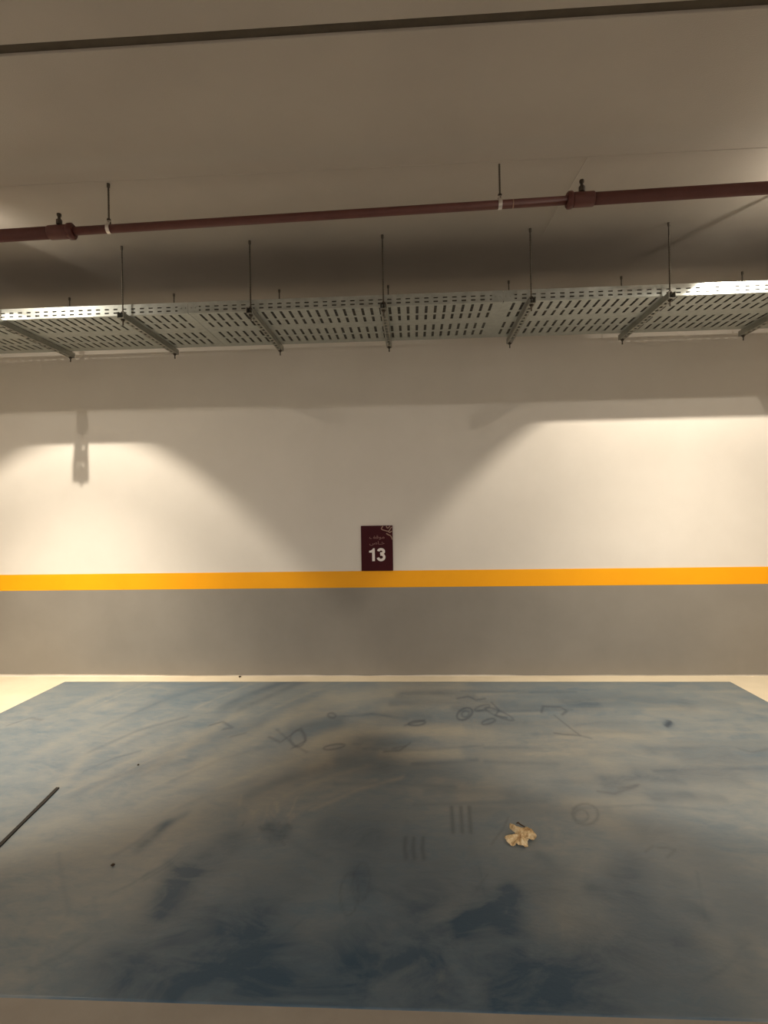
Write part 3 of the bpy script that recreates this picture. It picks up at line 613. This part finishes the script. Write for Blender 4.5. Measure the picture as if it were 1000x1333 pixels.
# grey dado with a hand-cut lower edge, 3 mm coat on the wall
bm = bmesh.new()
n = 240; top = []; bot = []
for i in range(n+1):
    x = XL + (XR-XL)*i/n
    low = .010 + .006*noise.noise(Vector((x*1.3, 0, 0))) + .004*noise.noise(Vector((x*6, 3, 0))) + (.012*max(0, min(1, (-1.6-x)/1.6)))
    bot.append((bm.verts.new((x, -.004, low)), bm.verts.new((x, 0, low)))); top.append((bm.verts.new((x, -.004, .7575)), bm.verts.new((x, 0, .7575))))
for i in range(n):
    bm.faces.new((bot[i][0], bot[i+1][0], top[i+1][0], top[i][0]))
    bm.faces.new((bot[i][1], bot[i+1][1], bot[i+1][0], bot[i][0]))
    bm.faces.new((top[i][0], top[i+1][0], top[i+1][1], top[i][1]))
struct('grey_dado', bm, M_DADO, 'grey painted lower band of the wall', wall)
bm = bmesh.new(); box(bm, XL, XR, -.005, 0, .7575, .899, .001)
struct('orange_stripe', bm, M_STRIPE, 'bright orange painted stripe along the wall', wall)

# blue bay: a thin coat with its wear stored per point
nx, ny = 684, 250
xs = np.linspace(BX0, BX1, nx+1); ys = np.linspace(BY0, BY1, ny+1)
GX, GY = np.meshgrid(xs, ys)
wear = np.zeros((3,) + GX.shape)
for kind, a, wx, wy, pts in STROKES:
    best = np.full(GX.shape, 1e9)
    for p, q in zip(pts, pts[1:]):
        px, py, qx, qy = p[0]/wx, p[1]/wy, q[0]/wx, q[1]/wy
        X, Y = GX/wx - px, GY/wy - py; dx, dy = qx-px, qy-py
        u = np.clip((X*dx + Y*dy)/max(dx*dx+dy*dy, 1e-9), 0, 1)
        best = np.minimum(best, np.hypot(X-u*dx, Y-u*dy))
    soft = np.exp(-(best**2)*.75) if kind < 2 else np.exp(-(best**2)*.9)
    wear[kind] = 1 - (1-wear[kind])*(1-a*soft)
me = bpy.data.meshes.new('blue_bay_paint')
co = np.stack([GX.ravel(), GY.ravel(), np.full(GX.size, BZ)], 1)
ii = np.arange((nx+1)*(ny+1)).reshape(ny+1, nx+1)
fa = np.stack([ii[:-1, :-1].ravel(), ii[:-1, 1:].ravel(), ii[1:, 1:].ravel(), ii[1:, :-1].ravel()], 1)
# skirt to the floor so the coat has a thickness
ring = np.concatenate([ii[0, :], ii[1:, -1], ii[-1, -2::-1], ii[-2:0:-1, 0]])
lo = co[ring].copy(); lo[:, 2] = 0; nb = len(co)
k = np.arange(len(ring)); k2 = (k+1) % len(ring)
fa = np.concatenate([fa, np.stack([nb+k, nb+k2, ring[k2], ring[k]], 1)])
co = np.concatenate([co, lo])
me.vertices.add(len(co)); me.vertices.foreach_set('co', co.ravel().astype(np.float32))
me.loops.add(fa.size); me.loops.foreach_set('vertex_index', fa.ravel().astype(np.int32))
me.polygons.add(len(fa)); me.polygons.foreach_set('loop_start', np.arange(0, fa.size, 4, dtype=np.int32))
me.update(calc_edges=True)
col = np.zeros((len(co), 4), np.float32); col[:, 3] = 1
col[:nb, :3] = wear.reshape(3, -1).T
A = me.attributes.new('wear', 'FLOAT_COLOR', 'POINT'); A.data.foreach_set('color', col.ravel())
me.materials.append(M_BLUE)
bay = bpy.data.objects.new('blue_bay_paint', me); COL.objects.link(bay); bay.parent = floor
bay['label'] = 'worn dusty blue paint of the parking bay'

# ---------------------------------------------------------------- cable tray
TY0, TY1, TZ, FH = -.98, -.22, 2.79, .075
ROWS = [(-.955, -.82), (-.79, -.69), (-.58, -.455), (-.42, -.295)]
tray = thing('cable_tray', (0, 0, TZ), 'long galvanised perforated cable tray running along the wall under the ceiling', 'cable tray')
VX, VY, VZ = (lambda u: Vector((u, 0, 0))), (lambda u: Vector((0, u, 0))), (lambda u: Vector((0, 0, u)))
def tray_section(x0, x1):
    bm = bmesh.new(); P = .0625
    n = int((x1-x0-.06)/P); off = x0 + ((x1-x0) - n*P)/2
    us = [x0+.002]; ho = set()
    for i in range(n):
        a = off + i*P + (P-.019)/2
        us.append(a); ho.add(len(us)-1); us.append(a+.019)
    us.append(x1-.002)
    vs = [TY0]; hv = set()
    for a, b_ in ROWS:
        vs.append(a); hv.add(len(vs)-1); vs.append(b_)
    vs.append(TY1)
    steps(bm, VX, VY, us, vs, lambda i, j: i in ho and j in hv)
    zs = [0, .014, .024, .040, .050, FH]
    uf = [x0+.002]; hf = set()
    for i in range(n):
        a = off + i*P + (P-.030)/2
        uf.append(a); hf.add(len(uf)-1); uf.append(a+.030)
    uf.append(x1-.002)
    for y in (TY0, TY1):
        steps(bm, VX, lambda v, y=y: Vector((0, y, v)), uf, zs, lambda i, j: i in hf and j in (1, 3))
        s_ = .012 if y == TY0 else -.012
        for i in range(len(us)-1):
            bm.faces.new([bm.verts.new(q) for q in ((us[i], y, FH), (us[i+1], y, FH), (us[i+1], y+s_, FH), (us[i], y+s_, FH))])
    bmesh.ops.remove_doubles(bm, verts=bm.verts, dist=1e-5)
    o = link('tray_section', bm, M_GALV, tray); solid(o, .0016)
JX = [-5.85, -3.68, -1.53, .62, 2.77, 4.92]
for a, b_ in zip(JX, JX[1:]): tray_section(a, b_)
for x in JX[1:-1]:
    bm = bmesh.new()
    for y in (TY0+.003, TY1-.003):
        box(bm, x-.075, x+.075, min(y, y+.002*(1 if y < -.6 else -1)), max(y, y+.002*(1 if y < -.6 else -1)), .008, FH-.008)
        for dx in (-.05, -.02, .02, .05):
            yo = TY0-.006 if y < -.6 else TY1+.006
            tube(bm, [(x+dx, y, .037), (x+dx, yo, .037)], .006, 8)
    box(bm, x-.004, x+.004, TY0+.02, TY1-.02, -.003, .004)
    link('splice_plate', bm, M_GALV, tray)

# dark cables laid side by side in the tray, seen through its slots
bm = bmesh.new(); tube(bm, [(XL+.1, 0, 0), (XL*.5, .0, 0), (0, 0, 0), (XR*.5, 0, 0), (XR-.1, 0, 0)], .0228, 14)
cable = link('cable', bm, M_CABLE, None, True); cable.location = (0, -.952, TZ+.0245)
tag(cable, 'dark cable lying in the perforated tray, glimpsed through the slots', 'cable', 'cables lying in the tray')
for i in range(1, 15):
    c = cable.copy(); COL.objects.link(c); c.location.y = -.952 + i*.0463

bm = bmesh.new(); tube(bm, [(XL+.1, 0, 0), (XL*.5, 0, 0), (0, 0, 0), (XR*.5, 0, 0), (XR-.1, 0, 0)], .0115, 12)
thin = link('cable', bm, M_CABLE, None, True); thin.location = (0, -.929, TZ+.0555)
tag(thin, cable['label'], 'cable', cable['group'])
# ---------------------------------------------------------------- trapeze hangers under the tray
HW, HZ = .0205, .041
def make_trapeze(x, label):
    root = thing('trapeze_hanger', (x, 0, TZ-HZ), label, 'tray hanger', 'trapeze hangers carrying the cable tray')
    y0, y1 = -1.055, -.165
    bm = bmesh.new()
    us = [y0]; ho = set(); n = 14; P = (y1-y0-.02)/n
    for i in range(n):
        a = y0+.01+i*P+(P-.03)/2
        us.append(a); ho.add(len(us)-1); us.append(a+.03)
    us.append(y1)
    steps(bm, VY, VX, us, [-HW, -.009, .009, HW], lambda i, j: i in ho and j == 1)
    for s_ in (-HW, HW):
        steps(bm, VY, lambda v, s_=s_: Vector((s_, 0, v)), us, [0, HZ-.002], lambda i, j: False)
        e = s_*.55
        for i in range(len(us)-1):
            bm.faces.new([bm.verts.new(q) for q in ((s_, us[i], HZ-.002), (s_, us[i+1], HZ-.002), (e, us[i+1], HZ-.002), (e, us[i], HZ-.002))])
    bmesh.ops.remove_doubles(bm, verts=bm.verts, dist=1e-5)
    o = link('strut_channel', bm, M_STRUT, root); solid(o, .0024)
    for y in (-1.02, -.195):
        bm = bmesh.new(); zt = CEIL-(TZ-HZ)
        pts = []; rs = []; k = 64
        for i in range(k+1):
            pts.append((0, y, -.042 + (zt+.042)*i/k)); rs.append(.0056 if i % 2 else .0046)
        tube(bm, pts, rs, 10)
        r = link('threaded_rod', bm, M_ROD, root, True)
        bm = bmesh.new(); tube(bm, [(0, y, zt-.022), (0, y, zt)], .0085, 12)
        link('ceiling_anchor', bm, M_ROD, r)
        for zn, zw in ((-.013, -.004), (HZ+.004, HZ+.001)):
            bm = bmesh.new(); hexnut(bm, 0, y, zn, .0105, .009); link('nut', bm, M_BOLT, r)
            bm = bmesh.new(); tube(bm, [(0, y, zw), (0, y, zw+.003)], .0155, 16); link('washer', bm, M_BOLT, r)
    return root
HX = [(-2.87, 'leftmost tray hanger, above the tapered strut shadow on the wall'),
      (-1.97, 'second tray hanger from the left, rod at the end of the lit tray lip'),
      (-1.08, 'third tray hanger from the left, slotted strut under the tray left of the sign'),
      (-.18, 'middle tray hanger, slotted strut directly above the parking sign'),
      (.795, 'third tray hanger from the right, next to the tray joint seam'),
      (1.685, 'second tray hanger from the right, rod beside the bright glare on the tray lip'),
      (2.62, 'last tray hanger at the right frame edge')]
first = make_trapeze(*HX[0])
for x, lab in HX[1:]:
    c = copy_tree(first); c.location.x = x; c['label'] = lab

# ---------------------------------------------------------------- red fire pipe
PY = -1.72
def pz(x): return 3.026 + .0166*x
pipe = thing('fire_pipe', (0, PY, 3.026), 'dark red painted fire sprinkler pipe running under the ceiling', 'pipe')
def seg(name, x0, x1, r, m=M_PIPE, par=pipe, n=24):
    bm = bmesh.new(); tube(bm, [(x0, 0, .0166*x0), (x1, 0, .0166*x1)], r, n)
    return link(name, bm, m, par, False)
def smooth_sides(o):
    for p in o.data.polygons: p.use_smooth = len(p.vertices) == 4
for nm, a, b_, r in (('wide_pipe_run', XL, -1.95, .0335), ('narrow_pipe_run', -1.95, .90, .0225), ('wide_pipe_run', .90, XR, .0315)):
    smooth_sides(seg(nm, a, b_, r))
def coupling(x, s_, label):
    """grooved coupling: collar, end flange towards the thin pipe, upright bolt and ears"""
    bm = bmesh.new()
    f = lambda d: (x+d, 0, .0166*(x+d))
    tube(bm, [f(-.055), f(-.05), f(.05), f(.055)], [.036, .038, .038, .036], 24)
    c = link('coupling', bm, M_PIPE, pipe); smooth_sides(c); c['label'] = label
    bm = bmesh.new(); q = x + s_*.055
    g = lambda d: (q+d*s_, 0, .0166*q)
    tube(bm, [g(0), g(.006), g(.026), g(.034)], [.038, .044, .044, .034], 24)
    o = link('clamp_ring', bm, M_CPL, c); smooth_sides(o)
    bm = bmesh.new(); z = .0166*x
    tube(bm, [(x+s_*.01, -.012, z+.035), (x+s_*.01, -.012, z+.062)], .016, 6)
    tube(bm, [(x+s_*.01, -.012, z+.062), (x+s_*.01, -.012, z+.088)], .008, 10)
    tube(bm, [(x+s_*.01, -.012, z+.082), (x+s_*.01, -.012, z+.096)], .0125, 6)
    link('bolt', bm, M_BOLT, c)
coupling(-1.955, 1, 'left pipe coupling with an upright bolt')
coupling(.925, -1, 'right pipe coupling with an upright bolt')
bm = bmesh.new(); tube(bm, [(.552, 0, .0166*.552), (.558, 0, .0166*.558)], .0228, 24); link('paint_ring', bm, M_ORN, pipe)

def make_pipe_hanger(x, label):
    z = pz(x); root = thing('pipe_hanger', (x, PY, z), label, 'pipe hanger', 'clevis hangers holding the fire pipe')
    zt = CEIL - z
    bm = bmesh.new(); k = 30
    tube(bm, [(0, 0, .04+(zt-.04)*i/k) for i in range(k+1)], [.0056 if i % 2 else .0047 for i in range(k+1)], 10)
    r = link('threaded_rod', bm, M_ROD, root, True)
    bm = bmesh.new(); tube(bm, [(0, 0, zt-.02), (0, 0, zt)], .009, 12); link('ceiling_anchor', bm, M_ROD, r)
    for zn in (.046, .030):
        bm = bmesh.new(); hexnut(bm, 0, 0, zn, .011, .009); link('nut', bm, M_BOLT, r)
    # teardrop strap: band round the pipe closing to a flat tab at the rod
    bm = bmesh.new(); w = .010; R = .0255; prof = []
    for i in range(33):
        a = math.radians(62) - math.radians(304)*i/32
        prof.append((R*math.cos(a), R*math.sin(a)))
    prof = [(.008, .044)] + prof + [(-.008, .044), (.008, .044)]
    for off in (0,):
        A = [bm.verts.new((-w, p, q)) for p, q in prof]; B = [bm.verts.new((w, p, q)) for p, q in prof]
        for i in range(len(prof)-1): bm.faces.new((A[i], A[i+1], B[i+1], B[i]))
    o = link('clevis_strap', bm, M_BRIGHT, root); solid(o, .0025, 1); o['label'] = 'pale zinc strap round the pipe'
    return root
h = make_pipe_hanger(-1.667, 'left pipe hanger with pale strap, right of the left coupling')
h2 = copy_tree(h); h2.location = (.487, PY, pz(.487)); h2['label'] = 'right pipe hanger with pale strap, left of the right coupling'

# ---------------------------------------------------------------- parking sign
SX, SZ, SW, SH = -.319, .9, .270, .385
sign = thing('parking_sign', (SX, 0, SZ), 'maroon rectangular parking bay sign with white number 13 on the wall', 'sign')
bm = bmesh.new(); box(bm, -SW/2, SW/2, -.012, 0, 0, SH, .0015); board = link('sign_board', bm, M_SIGN, sign)
def uv(px, py): return ((px-472.5)/625*SW, (1108-py)/893*SH)      # sign drawing units to metres
def ribbon(bm, pts, w, y0=-.012, th=.0012, closed=False):
    pts = [Vector((p[0], p[1])) for p in pts]; n = len(pts); L = []
    for i in range(n):
        a = pts[i-1] if (i > 0 or closed) else pts[i]; c = pts[(i+1) % n] if (i < n-1 or closed) else pts[i]
        d = (c-a).normalized(); nn = Vector((-d.y, d.x))*w/2
        L.append([bm.verts.new((q.x, y, q.y)) for q in (pts[i]+nn, pts[i]-nn) for y in (y0, y0-th)])
    rng = range(n if closed else n-1)
    for i in rng:
        a, b_ = L[i], L[(i+1) % n]
        for u, v in ((0, 1), (1, 3), (3, 2), (2, 0)): bm.faces.new((a[u], a[v], b_[v], b_[u]))
    if not closed:
        for a in (L[0], L[-1]): bm.faces.new((a[0], a[1], a[3], a[2]))
    bmesh.ops.recalc_face_normals(bm, faces=bm.faces)
# figure 1
bm = bmesh.new()
one = [uv(*p) for p in ((375, 915), (375, 745), (316, 745), (316, 712), (352, 702), (380, 684), (393, 662), (428, 662), (428, 915))]
for idx in ((0, 1, 6, 7, 8), (1, 2, 3, 4, 5, 6)):
    P_ = [one[i] for i in idx]
    F = [bm.verts.new((x, -.0132, z)) for x, z in P_]; Bk = [bm.verts.new((x, -.012, z)) for x, z in P_]
    bm.faces.new(F); bm.faces.new(list(reversed(Bk)))
    for i in range(len(P_)):
        j = (i+1) % len(P_); bm.faces.new((F[i], F[j], Bk[j], Bk[i]))
bmesh.ops.recalc_face_normals(bm, faces=bm.faces)
link('digit_one', bm, M_DIGIT, sign)
# figure 3
def arc(cx, cy, rx, ry, a0, a1, n=18):
    return [(cx+rx*math.cos(math.radians(a0+(a1-a0)*i/n)), cy-ry*math.sin(math.radians(a0+(a1-a0)*i/n))) for i in range(n+1)]
bm = bmesh.new()
p3 = arc(552, 725, 54, 42, 172, -80) + [(535, 767)]
ribbon(bm, [uv(*p) for p in p3], .0215)
p3 = [(535, 786)] + arc(550, 838, 62, 56, 82, -170)
ribbon(bm, [uv(*p) for p in p3], .0215, -.0118, .0018)
link('digit_three', bm, M_DIGIT, sign)
# the two small words above the number, right-to-left script in its joined letter forms
def words(name, text, cx, cy, width, height):
    cu = bpy.data.curves.new(name, 'FONT'); cu.body = text; cu.size = 1; cu.extrude = 0
    tmp = bpy.data.objects.new('lettering_source', cu); COL.objects.link(tmp)
    dg = bpy.context.evaluated_depsgraph_get(); me = bpy.data.meshes.new_from_object(tmp.evaluated_get(dg))
    bpy.data.objects.remove(tmp)
    bm = bmesh.new(); bm.from_mesh(me); bpy.data.meshes.remove(me)
    x0 = min(v.co.x for v in bm.verts); x1 = max(v.co.x for v in bm.verts); y0 = min(v.co.y for v in bm.verts); y1 = max(v.co.y for v in bm.verts)
    ox, oz = uv(cx, cy)
    for v in bm.verts:
        v.co = Vector((ox + ((v.co.x-x0)/(x1-x0)-.5)*width, -.0126, oz + ((v.co.y-y0)/(y1-y0)-.5)*height))
    r = bmesh.ops.extrude_face_region(bm, geom=list(bm.faces))
    for v in r['geom']:
        if isinstance(v, bmesh.types.BMVert): v.co.y = -.0119
    bmesh.ops.recalc_face_normals(bm, faces=bm.faces)
    return link(name, bm, M_SCRIPT, sign)
words('script_word', '\ufed2\ufed7\ufeee\ufee3', 475, 450, .128, .038)
words('script_word', '\ufeb9\ufe8e\u0640\ufea7', 475, 565, .128, .038)
# looping line ornament in the upper right corner
bm = bmesh.new()
for pts in ([(600, 222), (582, 248), (566, 276), (585, 296), (640, 314), (702, 328), (730, 300), (748, 270), (776, 248)],
            [(664, 222), (672, 250), (690, 266), (712, 252), (738, 224)],
            [(660, 372), (700, 396), (745, 420), (764, 452), (776, 492)],
            [(702, 330), (728, 352), (752, 338), (777, 330)]):
    sm = []
    P = [Vector(p).to_3d() if len(p) == 3 else Vector((p[0], p[1], 0)) for p in pts]
    for i in range(len(P)-1):
        a, b_, c_, d_ = P[max(i-1, 0)], P[i], P[i+1], P[min(i+2, len(P)-1)]
        for k in range(5):
            u = k/5
            sm.append(.5*((2*b_)+(c_-a)*u+(2*a-5*b_+4*c_-d_)*u*u+(3*b_-a-3*c_+d_)*u**3))
    sm.append(P[-1]); ribbon(bm, [uv(p.x, p.y) for p in sm], .0085)
link('corner_ornament', bm, M_ORN, sign)

# ---------------------------------------------------------------- things on the floor
# dry leaf: lobed blade, curled and creased
base_c = Vector(LEAF_C)
root = thing('dry_leaf', (base_c.x, base_c.y, BZ), 'curled dry tan leaf lying on the blue bay paint', 'leaf')
org = Vector((base_c.x, base_c.y, BZ))
bm = bmesh.new()
outl = []
LP = [Vector(p) for p in LEAF]
for i in range(len(LP)):
    a, b_, c_, d_ = LP[i-1], LP[i], LP[(i+1) % len(LP)], LP[(i+2) % len(LP)]
    for k in range(4):
        u = k/4; q = b_.lerp(c_, u); sp = .5*((2*b_)+(c_-a)*u+(2*a-5*b_+4*c_-d_)*u*u+(3*b_-a-3*c_+d_)*u**3)
        q = q.lerp(sp, .5)
        q += Vector((noise.noise(q*220), noise.noise(q*220+Vector((5, 0, 0))), 0))*.0022
        q.z = max(q.z, .003); outl.append(q)
rings = []; NR = 9
for r in range(1, NR+1):
    u = r/NR; rg = []
    for i, p in enumerate(outl):
        q = base_c.lerp(p, u)
        q.z += .007*math.sin(i*2*math.pi/len(outl)*7 + 1)*math.sin(math.pi*u)*.9 + .007*noise.noise(q*60)*(1-u*.3) + .0035*noise.noise(q*150)
        q.z = max(q.z, BZ+.0015)
        rg.append(bm.verts.new(q-org))
    rings.append(rg)
c0 = bm.verts.new(base_c-org); N = len(outl)
for i in range(N): bm.faces.new((c0, rings[0][i], rings[0][(i+1) % N]))
for A_, B_ in zip(rings, rings[1:]):
    for i in range(N): bm.faces.new((A_[i], B_[i], B_[(i+1) % N], A_[(i+1) % N]))
o = link('blade', bm, M_LEAF, root, True); solid(o, .0012, 1)
bm = bmesh.new(); tube(bm, [Vector(p)-org for p in STEM], [.0022, .0035, .003, .002], 8)
o = link('stalk', bm, M_STEM, root, True); o['label'] = 'dark leaf stalk'
bm = bmesh.new()
for k_ in (6, 22, 34, 44, 56, 72):
    q = outl[k_ % N]
    tube(bm, [base_c+Vector((0, 0, .001))-org, base_c.lerp(q, .4)+Vector((0, 0, .005))-org, base_c.lerp(q, .85)+Vector((0, 0, .002))-org], [.0016, .0012, .0006], 6)
link('veins', bm, M_LEAF, root, True)

# dark strip near the left of the bay
bm = bmesh.new()
P = [(-1.857, -1.955), (-1.835, -2.10), (-1.812, -2.27), (-1.786, -2.45), (-1.762, -2.62)]
L = []
for i, (x, y) in enumerate(P):
    w = .0085 + .0012*math.sin(i*2.1); L.append([bm.verts.new((x+s_*w, y, z)) for s_, z in ((-1, BZ), (-1, BZ+.006), (1, BZ+.006), (1, BZ))])
for a, b_ in zip(L, L[1:]):
    for k_ in range(4): bm.faces.new((a[k_], a[(k_+1) % 4], b_[(k_+1) % 4], b_[k_]))
bm.faces.new(L[0]); bm.faces.new(list(reversed(L[-1])))
bmesh.ops.recalc_face_normals(bm, faces=bm.faces)
tag(link('rubber_strip', bm, M_JOINT), 'thin dark straight strip lying on the blue paint at the left', 'strip')

def crumb(x, y, z, r, label, seed):
    bm = bmesh.new(); bmesh.ops.create_icosphere(bm, subdivisions=2, radius=r)
    for v in bm.verts:
        v.co *= 1 + .35*noise.noise(v.co/r*1.2 + Vector((seed, 0, 0))); v.co.z *= .6
    lo_ = min(v.co.z for v in bm.verts)
    for v in bm.verts: v.co.z -= lo_
    o = link('crumb', bm, M_CRUMB, None, True); o.location = (x, y, z); tag(o, label, 'debris')
crumb(-1.518, -.03, 0, .011, 'tiny dark crumb on the cream strip at the foot of the wall', 1)
crumb(-1.226, -2.561, BZ, .007, 'tiny brown crumb on the lower left of the blue bay', 5)
crumb(-1.566, -1.690, BZ, .006, 'tiny dark crumb on the upper left of the blue bay', 9)

# ---------------------------------------------------------------- flood lamps either side (just outside the frame)
def flood(i, x, y, z, tilt, half, blend, power):
    root = thing('flood_lamp', (x, y, z), ('left' if i == 0 else 'right') + ' ceiling flood lamp aimed down at the wall', 'lamp', 'flood lamps between the pipe and the tray')
    R = Matrix.Rotation(math.radians(tilt), 3, 'X')           # local -Z is the beam
    def put(bm): bmesh.ops.transform(bm, matrix=R.to_4x4(), verts=bm.verts); return bm
    bm = bmesh.new(); box(bm, -.045, .075, -.09, .02, .012, .035, .004)
    for k_ in range(6): box(bm, -.04+k_*.02, -.034+k_*.02, -.085, .015, .035, .05)
    link('housing', put(bm), M_LAMP, root)
    bm = bmesh.new(); box(bm, -.035, .065, -.08, .012, .008, .012, .001); link('lens', put(bm), M_LENS, root)
    bm = bmesh.new(); box(bm, .08, .086, -.05, -.02, .0, CEIL-z, .001); box(bm, .0, .086, -.05, -.02, CEIL-z-.004, CEIL-z); link('bracket', bm, M_LAMP, root)
    l = bpy.data.lights.new('beam', 'SPOT'); l.energy = power; l.color = WARM
    l.spot_size = math.radians(2*half); l.spot_blend = blend; l.shadow_soft_size = .009
    lo_ = bpy.data.objects.new('beam', l); COL.objects.link(lo_); lo_.parent = root
    lo_.rotation_euler = (math.radians(tilt), 0, 0)
    ct, ch, cp = CORE[i]
    l = bpy.data.lights.new('beam_core', 'SPOT'); l.energy = cp; l.color = WARM
    l.spot_size = math.radians(2*ch); l.spot_blend = 1; l.shadow_soft_size = .009
    lo_ = bpy.data.objects.new('beam_core', l); COL.objects.link(lo_); lo_.parent = root
    lo_.rotation_euler = (math.radians(ct), 0, 0)
    l = bpy.data.lights.new('leak', 'POINT'); l.energy = SPILL[i]; l.color = WARM; l.shadow_soft_size = .012
    lo_ = bpy.data.objects.new('leak', l); COL.objects.link(lo_); lo_.parent = root; lo_.location = (.22*(1 if i else 0), -.27, CEIL-.10-z)
    bm = bmesh.new(); q = lo_.location; box(bm, q.x+.03, q.x+.06, q.y-.02, q.y+.02, q.z-.03, CEIL-z, .002); link('bulb_holder', bm, M_LAMP, root)
for i, f_ in enumerate(FLOODS): flood(i, *f_)

# ceiling battens over the drive lane behind the camera
bm = bmesh.new(); box(bm, -.6, .6, -.04, .04, -.05, 0, .006)
def batten(x, y, src=None):
    root = thing('batten_lamp', (x, y, CEIL), 'ceiling batten lamp over the drive lane behind the camera', 'lamp', 'batten lamps over the drive lane')
    bm = bmesh.new(); box(bm, -.6, .6, -.04, .04, -.045, 0, .006); link('housing', bm, M_LAMP, root)
    bm = bmesh.new(); tube(bm, [(-.57, 0, -.058), (.57, 0, -.058)], .013, 12); link('tube', bm, M_LENS, root)
    l = bpy.data.lights.new('glow', 'AREA'); l.shape = 'RECTANGLE'; l.size = 1.1; l.size_y = .05; l.energy = BATTEN_POWER; l.color = BATTEN_COLOR
    o = bpy.data.objects.new('glow', l); COL.objects.link(o); o.parent = root; o.location = (0, 0, -.075)
bm.free()
for p in BATTENS: batten(*p)
